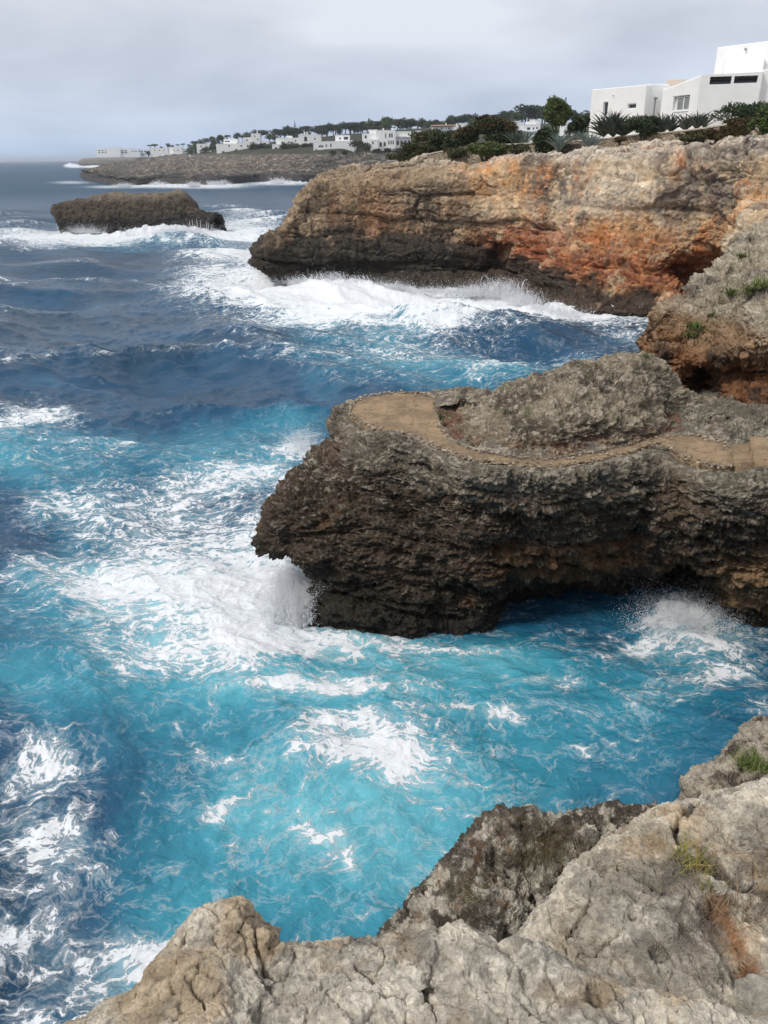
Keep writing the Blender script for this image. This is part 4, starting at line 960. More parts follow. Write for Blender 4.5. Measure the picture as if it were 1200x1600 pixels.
# whitecaps on the open water
stp = np.gradient(Z, axis=1) / np.gradient(rr)[None]
cap = sst(.34, .75, Z / (.5 + 1e-6) * .6 + .35 * fbm(np.stack([X * .12, Y * .25, 0 * X], -1), 3, 1231)) * sst(20, 70, np.hypot(X, Y))
foam2 = np.clip(foam + .5 * cap * sst(-.25, .5, fbm(np.stack([wx * .5, wy * .8, 0 * X], -1), 4, 1241, .6)), 0, 1.6)
me = np_mesh('sea', S.reshape(-1, 3), grid_faces(*X.shape, True))
set_f(me, 'foam', foam2); set_f(me, 'turq', np.clip(turq + .25 * np.clip(foam, 0, 1), 0, 1))
set_f(me, 'far', sst(20, 400, np.hypot(X, Y)))

tw = NT('sea_water')
co = tw.co
fo, tu_, fa = tw.attr('foam'), tw.attr('turq'), tw.attr('far')
flat = tw.mapping((1, 1, .0))
# warped coordinates: the foam is dragged into streaks
w1 = tw.vmath('SCALE', tw.vmath('SUBTRACT', tw.noise(.35, 4, .55, vec=flat, col=True), (.5, .5, .5)), 3.2)
w2 = tw.vmath('SCALE', tw.vmath('SUBTRACT', tw.noise(1.6, 4, .6, vec=flat, col=True), (.5, .5, .5)), .42)
w3 = tw.vmath('SCALE', tw.vmath('SUBTRACT', tw.noise(6.5, 3, .6, vec=flat, col=True), (.5, .5, .5)), .07)
wc = tw.vmath('ADD', tw.vmath('ADD', flat, w1), tw.vmath('ADD', w2, w3))
rot = tw.n.new('ShaderNodeMapping'); rot.inputs['Rotation'].default_value = (0, 0, math.radians(-25)); rot.inputs['Scale'].default_value = (1.0, 1.9, 1)
tw.l.new(wc, rot.inputs[0]); wc = rot.outputs[0]
def cells(scale, off):
    return tw.voro(scale, 'DISTANCE_TO_EDGE', vec=tw.vmath('ADD', wc, off))
n_a = tw.noise(.45, 6, .62, .5, vec=flat)
n_b = tw.noise(1.7, 7, .66, .1, vec=wc)
n_c = tw.noise(9.0, 5, .7, .0, vec=wc)
# foam walls between dark cells; where there is more foam the walls thicken until only small holes are left
h = tw.math('MULTIPLY', cells(.62, (0., 0., 0.)), -.55)
h = tw.math('MULTIPLY_ADD', cells(1.45, (5., 3., 0.)), -.85, h)
h = tw.math('MULTIPLY_ADD', cells(3.6, (2., 9., 0.)), -.85, h)
h = tw.math('MULTIPLY_ADD', cells(9.0, (7., 1., 0.)), -.45, h)
h = tw.math('MULTIPLY_ADD', tw.math('SUBTRACT', n_b, .5), 1.45, h)
h = tw.math('MULTIPLY_ADD', tw.math('SUBTRACT', n_c, .5), .50, h)
h = tw.math('MULTIPLY_ADD', tw.math('SUBTRACT', n_a, .5), .55, h)
den = tw.math('MULTIPLY_ADD', tu_, .19, fo)
lvl = tw.math('ADD', h, den)
f_solid = tw.ss(lvl, .02, .26)
f_thin = tw.math('MULTIPLY', tw.ss(lvl, -.22, .08), .22)
foamf = tw.math('MAXIMUM', f_solid, f_thin)
spk = tw.math('MULTIPLY', tw.ss(tw.voro(11, 'F1', vec=tw.vmath('ADD', wc, (3., 8., 0.))), .20, .10), tw.math('MULTIPLY', tw.ss(tw.noise(.9, 5, .65, vec=wc), .50, .66), tw.ss(den, .10, .30)))
foamf = tw.math('MAXIMUM', foamf, tw.math('MULTIPLY', spk, .75))
foamf = tw.math('MULTIPLY', foamf, tw.ss(den, .02, .16))
n_d = tw.noise(.16, 5, .55, .4, vec=flat)
tq = tw.math('ADD', tu_, tw.math('MULTIPLY', tw.math('SUBTRACT', n_d, .5), .8), clamp=True)
wcol = tw.ramp(tq, [(0.0, (0.010, 0.046, 0.092)), (.25, (0.013, 0.070, 0.145)), (.5, (0.020, 0.16, 0.25)), (.75, (0.05, 0.29, 0.39)), (1.0, (0.135, 0.45, 0.54))])
wcol = tw.mix(tw.math('MULTIPLY', fa, .5), wcol, (0.010, 0.062, 0.125))
milk = tw.math('MULTIPLY', tw.ss(tw.math('MULTIPLY_ADD', tw.math('SUBTRACT', tw.noise(.8, 5, .6, .8, vec=wc), .5), 1.1, fo), .08, .70), tw.math('MULTIPLY_ADD', tu_, .62, .06))
wcol = tw.mix(milk, wcol, (0.40, 0.66, 0.72))
col = tw.mix(foamf, wcol, (0.74, 0.77, 0.80))
tw.set('Base Color', col)
tw.set('Roughness', tw.math('MULTIPLY_ADD', foamf, .55, tw.math('MULTIPLY_ADD', fa, .12, .14)))
tw.set('IOR', 1.333)
tw.set('Specular IOR Level', tw.math('MULTIPLY_ADD', foamf, -.25, tw.math('MULTIPLY_ADD', fa, -.40, .42)))
rp = tw.mapping((1.0, 1.6, 1.0))
hb = tw.math('ADD', tw.math('MULTIPLY', tw.noise(1.3, 6, .6, .5, vec=rp), .5), tw.math('MULTIPLY', tw.noise(5.5, 5, .6, .3, vec=rp), .12))
hb = tw.math('ADD', hb, tw.math('MULTIPLY', foamf, .10))
nb1 = tw.bump(tw.math('MULTIPLY', tw.noise(.42, 6, .62, .6, vec=rp), fa), 1.6, .9)
tw.set('Normal', tw.bump(hb, .24, .85, nb1))
me.materials.append(tw.m)
sea_ob = tag(link('sea', me), kind='structure')
HAZE = 0.00012
# ============================================================ MATERIALS OF THINGS
def simple(name, col, rough=.8, var=.25, scale=3.0, bump=0.0, spec=.3, metal=0.0):
    t = NT(name)
    g = t.noise(scale, 6, .62)
    c = t.mix(t.ss(g, .3, .7), tuple(x * (1 - var) for x in col), tuple(min(1, x * (1 + var)) for x in col))
    t.set('Base Color', c); t.set('Roughness', rough); t.set('Specular IOR Level', spec); t.set('Metallic', metal)
    if bump: t.set('Normal', t.bump(t.noise(scale * 3, 7, .65), bump))
    return t.m
M_white = NT('whitewash')
g = M_white.noise(.7, 6, .6); st3 = M_white.noise(1.0, 6, .65, vec=M_white.mapping((2.2, 2.2, .25)))
c = M_white.mix(M_white.ss(g, .35, .7), (0.86, 0.865, 0.855), (0.81, 0.815, 0.80))
c = M_white.mix(M_white.math('MULTIPLY', M_white.ss(st3, .58, .75), .22), c, (0.60, 0.60, 0.57))
M_white.set('Base Color', c); M_white.set('Roughness', .85); M_white.set('Specular IOR Level', .2)
M_white.set('Normal', M_white.bump(M_white.noise(6, 6, .6), .01)); M_white = M_white.m
M_beige = simple('beige_render', (0.58, 0.50, 0.42), .85, .05)
M_glass = simple('dark_glass', (0.035, 0.04, 0.045), .12, .2, 1.0, spec=.6)
M_curtain = simple('curtained_glass', (0.22, 0.23, 0.23), .25, .15, 2.0, spec=.6)
M_frame = simple('white_frame', (0.72, 0.73, 0.73), .5, .05)
M_beam = simple('dark_timber', (0.035, 0.03, 0.028), .7, .2)
M_grey = simple('grey_metal', (0.30, 0.31, 0.32), .5, .1)
M_tile = simple('terracotta_tiles', (0.36, 0.20, 0.13), .85, .25, 1.5)
M_bark = simple('bark', (0.11, 0.085, 0.065), .95, .35, 4, .04)

def leaf_mat(name, cols, rough=.6, scale=1.2, trans=.15):
    t = NT(name)
    g = t.noise(scale, 3, .6); r = t.n.new('ShaderNodeObjectInfo').outputs['Random']
    isl = t.n.new('ShaderNodeNewGeometry').outputs['Random Per Island']
    x = t.math('ADD', t.math('MULTIPLY', g, .45), t.math('ADD', t.math('MULTIPLY', isl, .5), t.math('MULTIPLY', r, .12)))
    k = len(cols) - 1
    t.set('Base Color', t.ramp(x, [(.2 + .6 * i / k, c) for i, c in enumerate(cols)]))
    t.set('Roughness', rough); t.set('Specular IOR Level', .25)
    if trans: t.set('Subsurface Weight', 0.0)
    return t.m
M_leaf_dark = leaf_mat('evergreen_leaves', [(0.018, 0.030, 0.014), (0.035, 0.055, 0.022), (0.065, 0.085, 0.032)])
M_leaf_mid = leaf_mat('pine_needles', [(0.035, 0.06, 0.018), (0.075, 0.11, 0.03), (0.14, 0.17, 0.06)])
M_leaf_olive = leaf_mat('olive_scrub', [(0.03, 0.035, 0.014), (0.065, 0.07, 0.028), (0.12, 0.11, 0.05)])
M_leaf_brown = leaf_mat('wind_burnt_scrub', [(0.05, 0.032, 0.016), (0.10, 0.062, 0.028), (0.09, 0.10, 0.035)])
M_leaf_bright = leaf_mat('fresh_leaves', [(0.045, 0.07, 0.02), (0.10, 0.135, 0.03), (0.19, 0.22, 0.07)])
M_twig = leaf_mat('dry_twigs', [(0.07, 0.055, 0.045), (0.13, 0.105, 0.085), (0.20, 0.165, 0.13)], .9)
M_agave = leaf_mat('agave_skin', [(0.13, 0.17, 0.155), (0.20, 0.25, 0.225), (0.29, 0.33, 0.29)], .45, 2)
M_agave_d = leaf_mat('dark_agave_skin', [(0.035, 0.05, 0.04), (0.075, 0.095, 0.075), (0.16, 0.18, 0.15)], .45, 2)
M_blade = leaf_mat('grass_blades', [(0.09, 0.12, 0.025), (0.24, 0.24, 0.06), (0.42, 0.27, 0.09)], .6, 20)
M_dry = leaf_mat('straw', [(0.12, 0.085, 0.055), (0.22, 0.16, 0.10), (0.33, 0.24, 0.15)], .85, 20)

# ============================================================ MESH BUILDERS
class MB:
    def __init__(s): s.v, s.f = [], []
    def add(s, V, F):
        o = len(s.v); s.v += [tuple(map(float, p)) for p in V]; s.f += [tuple(o + i for i in f) for f in F]
    def box(s, x0, x1, y0, y1, z0, z1):
        s.add([(x0, y0, z0), (x1, y0, z0), (x1, y1, z0), (x0, y1, z0), (x0, y0, z1), (x1, y0, z1), (x1, y1, z1), (x0, y1, z1)],
              [(0, 3, 2, 1), (4, 5, 6, 7), (0, 1, 5, 4), (1, 2, 6, 5), (2, 3, 7, 6), (3, 0, 4, 7)])
    def prism(s, poly, z0, tops):
        n = len(poly); tops = tops if hasattr(tops, '__len__') else [tops] * n
        a = sum(poly[i][0] * poly[(i + 1) % n][1] - poly[(i + 1) % n][0] * poly[i][1] for i in range(n))
        if a < 0: poly = poly[::-1]; tops = tops[::-1]
        s.add([(p[0], p[1], z0) for p in poly] + [(p[0], p[1], t) for p, t in zip(poly, tops)],
              [tuple(range(n))[::-1], tuple(range(n, 2 * n))] + [(i, (i + 1) % n, n + (i + 1) % n, n + i) for i in range(n)])
    def tube(s, pts, rad, k=6):
        pts = [np.array(p, float) for p in pts]; V = []; n = len(pts)
        for i, p in enumerate(pts):
            d = pts[min(i + 1, n - 1)] - pts[max(i - 1, 0)]; d /= np.linalg.norm(d) + 1e-9
            u = np.cross(d, (0.3, 0.9, 0.2) if abs(d[1]) < .9 else (1, 0, 0)); u /= np.linalg.norm(u); w = np.cross(d, u)
            r = rad[i] if hasattr(rad, '__len__') else rad
            for j in range(k):
                a = 2 * math.pi * j / k; V.append(p + r * (math.cos(a) * u + math.sin(a) * w))
        F = [(i * k + j, i * k + (j + 1) % k, (i + 1) * k + (j + 1) % k, (i + 1) * k + j) for i in range(n - 1) for j in range(k)]
        F += [tuple(range(k))[::-1], tuple(range((n - 1) * k, n * k))]
        s.add(V, F)
    def build(s, name, mat, parent=None, smooth=False, bevel=0):
        me = bpy.data.meshes.new(name); me.from_pydata(s.v, [], s.f); me.update()
        if smooth: me.polygons.foreach_set('use_smooth', [True] * len(me.polygons))
        o = link(name, me, mat, parent)
        if bevel:
            b = o.modifiers.new('bevel', 'BEVEL'); b.width = bevel; b.segments = 2; b.limit_method = 'ANGLE'
        return o
def empty(name, loc, label, cat, group=None, rz=0):
    o = bpy.data.objects.new(name, None); C.objects.link(o); o.location = loc; o.rotation_euler[2] = rz
    return tag(o, label, cat, group)

def foliage_np(rng, clumps, n, size, elong=1.6, up=.3):
    """leaf-sized faces scattered through clumps [(centre, radius)], returns V, F"""
    cs = np.array([c for c, r in clumps]); rs = np.array([r if hasattr(r, '__len__') else (r, r, r) for c, r in clumps])
    w = rs.prod(1) ** (2 / 3); k = rng.choice(len(cs), n, p=w / w.sum())
    d = rng.normal(size=(n, 3)); d /= np.linalg.norm(d, axis=1, keepdims=True)
    rad = rng.uniform(.35, 1, n) ** .5 * (1 + .12 * rng.normal(size=n))
    P = cs[k] + d * rad[:, None] * rs[k]
    t = rng.normal(size=(n, 3)) + d * .8 + np.array([0, 0, up]); t /= np.linalg.norm(t, axis=1, keepdims=True)
    b = np.cross(t, rng.normal(size=(n, 3))); b /= np.linalg.norm(b, axis=1, keepdims=True) + 1e-9
    s = size * rng.uniform(.6, 1.4, n)[:, None]
    V = np.stack([P - t * s * elong * .5, P + b * s * .5, P + t * s * elong * .5, P - b * s * .5], 1).reshape(-1, 3)
    return V, np.arange(4 * n).reshape(n, 4)
def crown_clumps(rng, w, d, h, z0, n, rr=.32, top=0.0):
    out = []
    for i in range(n):
        a = rng.uniform(0, 2 * math.pi); t = rng.uniform(0, 1) ** .5 * .8; v = rng.uniform(-.75, .8)
        k = math.sqrt(max(0, 1 - v * v))
        c = (math.cos(a) * t * k * w / 2, math.sin(a) * t * k * d / 2, z0 + h / 2 + v * h / 2 * .8 + top * rng.uniform(-1, 1))
        r = rr * rng.uniform(.6, 1.25)
        out.append((c, (r * w * .5, r * d * .5, r * h * .62)))
    return out
def leaf_obj(name, V, F, mat, parent):
    me = np_mesh(name, V, F, False); me.materials.append(mat); return link(name, me, None, parent)

FS = 1.75
# ============================================================ THE WHITE HOUSE ABOVE THE CLIFF
def bool_cut(o, boxes):
    cb = MB()
    for P in boxes: cb.add(*P)
    cut = cb.build('cutter', None)
    m = o.modifiers.new('b', 'BOOLEAN'); m.object = cut; m.operation = 'DIFFERENCE'; m.solver = 'EXACT'
    dg = bpy.context.evaluated_depsgraph_get(); me = bpy.data.meshes.new_from_object(o.evaluated_get(dg))
    o.modifiers.clear(); o.data = me; bpy.data.objects.remove(cut)
BOXF = [(0, 3, 2, 1), (4, 5, 6, 7), (0, 1, 5, 4), (1, 2, 6, 5), (2, 3, 7, 6), (3, 0, 4, 7)]
class Wall:
    """a vertical wall plane between two plan points; turns picture spots on it into places on the wall"""
    def __init__(s, a, b):
        s.a, s.b = np.array(a[:2], float), np.array(b[:2], float); s.d = (s.b - s.a) / np.linalg.norm(s.b - s.a)
        s.n = np.array([s.d[1], -s.d[0]])
        if s.n @ s.a > 0: s.n = -s.n
    def hit(s, px, py):
        r = ray(px, py); t = (s.n @ s.a) / (s.n @ r[:2]); p = r * t
        return (p[:2] - s.a) @ s.d, p[2] + CAM_H
    def pt(s, u, z, off=0): q = s.a + s.d * u + s.n * off; return (q[0], q[1], z)
    def slab(s, u0, u1, z0, z1, o0, o1):
        V = [s.pt(u0, z0, o1), s.pt(u1, z0, o1), s.pt(u1, z0, o0), s.pt(u0, z0, o0), s.pt(u0, z1, o1), s.pt(u1, z1, o1), s.pt(u1, z1, o0), s.pt(u0, z1, o0)]
        return V, BOXF
HS = 1.13
ZB = 12.5
hx = WD(985, 205, 85 * HS)
house = empty('white_house', (hx[0] + 3, hx[1] + 5, 13.5), 'large white flat-roofed house of sloping blocks above the cliff', 'house')
def rel(o):
    for c in house.children:
        pass
HP = Matrix.Translation(house.location).inverted()
def hpart(mb, name, mat, parent=None, bevel=0.0):
    o = mb.build(name, mat, None, bevel=0)
    o.data.transform(HP if True else None)
    o.parent = parent or house
    if bevel:
        b = o.modifiers.new('bevel', 'BEVEL'); b.width = bevel; b.segments = 3; b.limit_method = 'ANGLE'
    return o
# plan corners
p1, p2 = WD(925, 140, 89 * HS), WD(1011, 132, 83.2 * HS)
p3, p4 = WD(1037, 131, 85 * HS), WD(1037, 131, 82.4 * HS)
p5 = WD(1096, 117, 77.5 * HS); p6 = WD(1192, 111, 76.0 * HS)
wA, wB, wC = Wall(p1, p2), Wall(p4, p5), Wall(p5, p6)
def inset(p, dx, dy): return (p[0] + dx, p[1] + dy)
zA1, zA2 = p1[2], p2[2]
mb = MB(); mb.prism([p1[:2], p2[:2], inset(p2, 4, 7), inset(p1, 5, 9)], ZB, [zA1, zA2, zA2, zA1])
wingA = mb.build('wall', M_white)
s1, s2 = wA.hit(943, 160), wA.hit(948, 180)
q1, q2 = wA.hit(981, 163), wA.hit(993, 169)
cuts = [wA.slab(s1[0], s2[0], s2[1], s1[1], -.35, .5), wA.slab(q1[0], q2[0], q2[1], q1[1], -.35, .5)]
bool_cut(wingA, cuts)
mb = MB(); r1 = WD(1011, 132, 84.4 * HS); r2 = WD(1045, 129, 85.0 * HS)
zr = WD(1025, 131, 84.5 * HS)[2]
mb.prism([r1[:2], r2[:2], inset(r2, 4, 7), inset(r1, 4, 7)], ZB, zr); linkw = mb.build('wall', M_white)
# middle wing with the sloping parapet
zB1, zB2 = wB.hit(1037, 140)[1], p5[2]
mb = MB(); mb.prism([p4[:2], p5[:2], inset(p5, 4.4, 8), inset(p4, 3, 8)], ZB, [zB1, zB2, zB2, zB1])
wingB = mb.build('wall', M_white)
a1, a2 = wB.hit(1052, 152), wB.hit(1075, 172)
bool_cut(wingB, [wB.slab(a1[0], a2[0], a2[1], a1[1] + .05, -.45, .5)])
# right wing with the long open slot under its roof beams
zC1, zC2 = p5[2], wC.hit(1190, 112)[1]
mb = MB(); mb.prism([p5[:2], p6[:2], inset(p6, 5, 9), inset(p5, 4.4, 8.5)], ZB - .003, [zC1 - .004, zC2, zC2, zC1 - .004])
wingC = mb.build('wall', M_white)
b1, b2 = wC.hit(1110, 120), wC.hit(1142, 131); b3, b4 = wC.hit(1148, 119), wC.hit(1183, 129)
bool_cut(wingC, [wC.slab(b1[0], b2[0], b2[1], b1[1], -1.2, .5), wC.slab(b3[0], b4[0], b4[1] - .0, b3[1], -1.2, .5)])
# far right return and the upper storey
mb = MB(); e1 = WD(1192, 111, 76.6 * HS); zD = WD(1200, 100, 77 * HS)[2]
mb.prism([inset(e1, .0, .0), inset(e1, 9, -2.5), inset(e1, 12, 7), inset(e1, 3, 9)], ZB, [zC2 + .25, zC2 + .25, zC2 + .25, zC2 + .25]); wingD = mb.build('wall', M_white)
u1, u2 = WD(1121, 74, 86 * HS), WD(1215, 62, 82 * HS)
mb = MB(); mb.prism([u1[:2], u2[:2], inset(u2, 3, 7), inset(u1, 3, 7)], 17, [u1[2], u2[2], u2[2], u1[2]]); upper = mb.build('wall', M_white)
v1, v2 = WD(1134, 92, 84.6 * HS), WD(1196, 86, 82 * HS)
mb = MB(); mb.prism([v1[:2], v2[:2], inset(v2, .3, 2), inset(v1, .3, 2)], 17, [v1[2], v2[2], v2[2], v1[2]]); step = mb.build('wall', M_white)
for o in (wingA, linkw, wingB, wingC, wingD, upper, step):
    o.data.transform(HP); o.parent = house
    b = o.modifiers.new('bevel', 'BEVEL'); b.width = .10; b.segments = 3; b.limit_method = 'ANGLE'; b.angle_limit = math.radians(40)
mb = MB(); c1, c2 = WD(1041, 125, 86.5 * HS), WD(1072, 124.5, 85.5 * HS)
mb.prism([c1[:2], c2[:2], inset(c2, 1, 3), inset(c1, 1, 3)], 16, c1[2]); hpart(mb, 'roof_screen', M_beige, bevel=.05)
# windows: pane and frame in each opening
def window(w, u0, u1, z0, z1, mull, deep, pane=M_glass, fr=.07, sill=True):
    mb = MB(); mb.add(*w.slab(u0 + .02, u1 - .02, z0 + .02, z1 - .02, -deep - .03, -deep)); o = hpart(mb, 'window', pane)
    mb = MB()
    for a, b, c, d in [(u0, u0 + fr, z0, z1), (u1 - fr, u1, z0, z1), (u0 + fr, u1 - fr, z0, z0 + fr), (u0 + fr, u1 - fr, z1 - fr, z1)] + ([(.5 * (u0 + u1) - fr * .7, .5 * (u0 + u1) + fr * .7, z0 + fr, z1 - fr)] if mull else []):
        mb.add(*w.slab(a + .003, b - .003, c + .003, d - .003, -deep + .002, -deep + .06))
    f = mb.build('frame', M_frame); f.data.transform(HP); f.parent = o
    if sill:
        mb = MB(); mb.add(*w.slab(u0 - .08, u1 + .08, z0 - .09, z0 - .004, -.05, .09)); f = mb.build('sill', M_white); f.data.transform(HP); f.parent = o
    return o
window(wB, a1[0] + .45, a2[0], a2[1], a1[1], True, .25, M_curtain, .11)
window(wA, s1[0], s2[0], s2[1], s1[1], False, .28, M_glass, .05, False)
window(wA, q1[0], q2[0], q2[1], q1[1], False, .28, M_glass, .05, False)
for x0, x1, zz0, zz1 in ((b1[0], b2[0], b2[1], b1[1]), (b3[0], b4[0], b4[1], b3[1])):
    mb = MB(); mb.add(*wC.slab(x0 + .01, x1 - .01, zz0 + .01, zz1 - .01, -1.17, -1.12)); o = hpart(mb, 'open_slot', M_glass)
    mb = MB(); mb.add(*wC.slab(x0 + .01, x1 - .01, (zz0 + zz1) / 2 + .04, (zz0 + zz1) / 2 + .16, -.4, -.28))
    n_ = int((x1 - x0) / .55)
    for i in range(n_): u = x0 + .15 + i * .55; mb.add(*wC.slab(u, u + .09, zz1 - .28, zz1 - .02, -1.0, -.10))
    f = mb.build('roof_beams', M_beam); f.data.transform(HP); f.parent = o
# small fittings
t0 = wA.hit(959, 148)
mb = MB(); mb.tube([wA.pt(t0[0], t0[1], -.05), wA.pt(t0[0], t0[1], .28)], .07, 8); hpart(mb, 'water_spout', M_white)
mb = MB(); wr = Wall(r1, r2); g0 = wr.hit(1024, 154); mb.tube([wr.pt(g0[0], g0[1], .06), wr.pt(g0[0], ZB + .2, .06)], .05, 6); mb.tube([wr.pt(g0[0] - .15, g0[1] + .05, .10), wr.pt(g0[0] + .2, g0[1] + .05, .10)], .09, 6); hpart(mb, 'drainpipe', M_grey)
lp = wC.hit(1189, 140); mb = MB(); mb.tube([wC.pt(lp[0], lp[1] - .15, .12), wC.pt(lp[0], lp[1] + .12, .12)], [.10, .16], 10); hpart(mb, 'wall_lamp', M_frame)
wu_ = Wall(u1, u2); k0 = wu_.hit(1166, 77); mb = MB(); mb.tube([wu_.pt(k0[0], k0[1], -.05), wu_.pt(k0[0], k0[1], .3)], .10, 8); hpart(mb, 'water_spout', M_grey)

# ============================================================ THE GARDEN WALL OF STACKED STONES
ws_ = NT('stacked_stone')
sv = ws_.vmath('ADD', ws_.mapping((1.0, 1.0, 1.5)), ws_.vmath('SCALE', ws_.noise(2.0, 2, .5, col=True), .25))
cl = ws_.voro(3.4, 'F1', vec=sv, out='Color'); ed = ws_.voro(3.4, 'DISTANCE_TO_EDGE', vec=sv)
sep = ws_.n.new('ShaderNodeSeparateColor'); ws_.l.new(cl, sep.inputs[0])
cc = ws_.ramp(sep.outputs[0], [(0, (0.30, 0.21, 0.13)), (.35, (0.42, 0.32, 0.20)), (.7, (0.34, 0.30, 0.24)), (1, (0.50, 0.43, 0.32))])
cc = ws_.mix(ws_.ss(ed, .0, .09, 1, 0), cc, (0.14, 0.11, 0.08))
ws_.set('Base Color', cc); ws_.set('Roughness', .9); ws_.set('Normal', ws_.bump(ws_.ss(ed, 0, .12), .06)); M_stone = ws_.m
M_cap = simple('pale_coping', (0.50, 0.44, 0.35), .85, .15, 1.5)
wpts = [WD(*q) for q in [(672, 240, 101), (690, 236, 98), (730, 230, 95.5), (768, 226, 93), (805, 224, 91), (842, 222, 89.5), (895, 219, 87.5), (940, 216, 86), (985, 211, 84.5), (1045, 205.5, 82.5), (1100, 199, 80.5), (1150, 191, 78.5), (1184, 186, 77.2), (1230, 178, 75.5)]]
gw = empty('garden_wall', (float(wpts[6][0]), float(wpts[6][1]), 12.5), 'low honey-coloured dry stone wall with pale coping along the clifftop', 'wall')
GM = Matrix.Translation(gw.location).inverted()
n = 400; A = np.array(wpts)[:, None]; tt = np.linspace(0, len(wpts) - 1, n); L_ = _cat(A, tt, 0)[:, 0]
tg = np.gradient(L_[:, :2], axis=0); tg /= np.linalg.norm(tg, axis=1, keepdims=True); nr = np.stack([tg[:, 1], -tg[:, 0]], 1)
def ribbon(name, prof, mat, jit):
    rings = []
    for off, dz in prof:
        q = L_.copy(); q[:, :2] += nr * off; q[:, 2] += dz; rings.append(q)
    S = np.stack(rings, 1); S[..., :3] += jit * fbm(S * 2.5, 2, 1501)[..., None]
    S = np.concatenate([S, S[:, :1]], 1)
    me = np_mesh(name, S.reshape(-1, 3), grid_faces(*S.shape[:2]), False); me.materials.append(mat); me.transform(GM)
    return link(name, me, None, gw)
ribbon('stonework', [(.22, -.13), (.24, -1.0), (.26, -2.4), (-.26, -2.4), (-.22, -.13)], M_stone, .05)
ribbon('coping', [(.29, 0), (.29, -.125), (-.29, -.125), (-.29, 0)], M_cap, .015)

# ============================================================ PLANTS NEAR THE CLIFFTOP
def spot(px, py, D): return WD(px, py, D * FS if D >= 195 else D)
def m_per_px(D, py=200): return (D * FS if D >= 195 else D) / FOC / (_c + (800 - py) / FOC * _s)
def shrub(px, py, wpx, hpx, D, label, mat, n=2600, leaf=.16, name='shrub', group=None, clumps=22, trunk=False, sink=.4, seed=0, rr=.34, flat=False):
    rng = np.random.default_rng(2000 + seed + int(px)); m = m_per_px(D, py); w, h = wpx * m, hpx * m
    p = spot(px, py, D); o = empty(name, p, label, 'shrub' if name != 'pine_tree' else 'tree', group)
    cl = crown_clumps(rng, w, w * .8, h, 0 if not trunk else h * .30, clumps, rr) if not trunk else crown_clumps(rng, w, w * .8, h * .72, h * .28, clumps, rr)
    V, F = foliage_np(rng, cl, n, leaf)
    leaf_obj('crown' if trunk else 'leaves', V, F, mat, o)
    mb = MB()
    for i in range(5 if not trunk else 4):
        a = rng.uniform(0, 6.28); c = cl[rng.integers(len(cl))][0]
        mb.tube([(.1 * math.cos(a), .1 * math.sin(a), -sink - .6), (c[0] * .35, c[1] * .35, c[2] * .4), (c[0] * .8, c[1] * .8, c[2] * .85)], [.09 + .02 * h, .06 + .01 * h, .02], 5)
    mb.build('trunk' if trunk else 'stems', M_bark, o)
    return o
G1 = 'shrubs along the clifftop'
sh = [
 (1006, 212, 62, 29, 83.6, 'clipped dark green dome shrub between the agaves, under the house windows', M_leaf_dark, 4200, .13),
 (1166, 200, 96, 33, 82.5, 'broad dark green hedge mound against the right wing of the house', M_leaf_dark, 6500, .13),
 (1150, 214, 48, 30, 74.5, 'rusty brown bush spilling over the stone wall', M_leaf_brown, 4200, .12),
 (1120, 216, 36, 16, 75.5, 'small brown and olive bush at the wall foot, just left of the rusty bush', M_leaf_brown, 2000, .12),
 (1082, 220, 56, 15, 77.5, 'low flat olive bush in front of the wall below the house corner', M_leaf_olive, 2600, .12),
 (1190, 214, 46, 46, 70.5, 'bright green bush at the clifftop on the right edge', M_leaf_mid, 4500, .12),
 (1160, 222, 30, 9, 72, 'small brown tuft of scrub on the grey clifftop rocks', M_leaf_brown, 900, .10),
 (852, 243, 44, 38, 84.5, 'dark round bush left of the grey agaves, below the pine', M_leaf_dark, 3600, .14),
 (902, 214, 34, 28, 91, 'dark bush behind the agaves at the left end of the house', M_leaf_dark, 2600, .15),
 (660, 246, 66, 22, 106, 'olive green scrub where the shrub slope runs down to the bare rock', M_leaf_olive, 4200, .17),
 (634, 251, 50, 14, 109, 'lowest outlying patch of green scrub nearest the bay', M_leaf_olive, 2600, .17),
 (690, 240, 56, 30, 105, 'dark green bush at the left of the spreading juniper', M_leaf_dark, 4200, .17),
 (668, 232, 60, 26, 116, 'green bush behind the scrub slope, nearest the arcaded villa', M_leaf_olive, 4000, .19),
 (716, 234, 54, 26, 103, 'deep green bush under the left side of the juniper', M_leaf_dark, 3800, .17),
 (757, 243, 64, 18, 92, 'yellow-green bush hanging in front of the stone wall', M_leaf_mid, 3600, .13),
 (722, 246, 60, 14, 96, 'low olive bush on the rocks beside the left end of the wall', M_leaf_olive, 2600, .14),
 (790, 224, 70, 17, 98, 'rounded dark bush behind the wall under the juniper canopy', M_leaf_dark, 3400, .16),
 (806, 236, 40, 10, 89.5, 'small grey-green bush at the foot of the wall, right of the yellow-green bush', M_leaf_olive, 1200, .13),
]
for i, (px, py, w, h, D, lab, mat, n, lf) in enumerate(sh):
    shrub(px, py + 2, w * 1.05, h + 3, D, lab, mat, int(n * 1.3), lf, group=G1, seed=i * 7, clumps=30 if w > 50 else 20)
shrub(868, 216, 54, 57, 92, 'bushy light green pine standing alone above the wall', M_leaf_mid, 9000, .14, 'pine_tree', clumps=34, trunk=True, seed=3)
shrub(888, 243, 40, 17, 83.5, 'tangled grey leafless bush at the foot of the agaves', M_twig, 2600, .09, 'dry_bush', G1, seed=8)
shrub(968, 222, 26, 9, 82.5, 'brown dead scrub in front of the stone wall', M_leaf_brown, 900, .10, 'dry_bush', G1, seed=9)
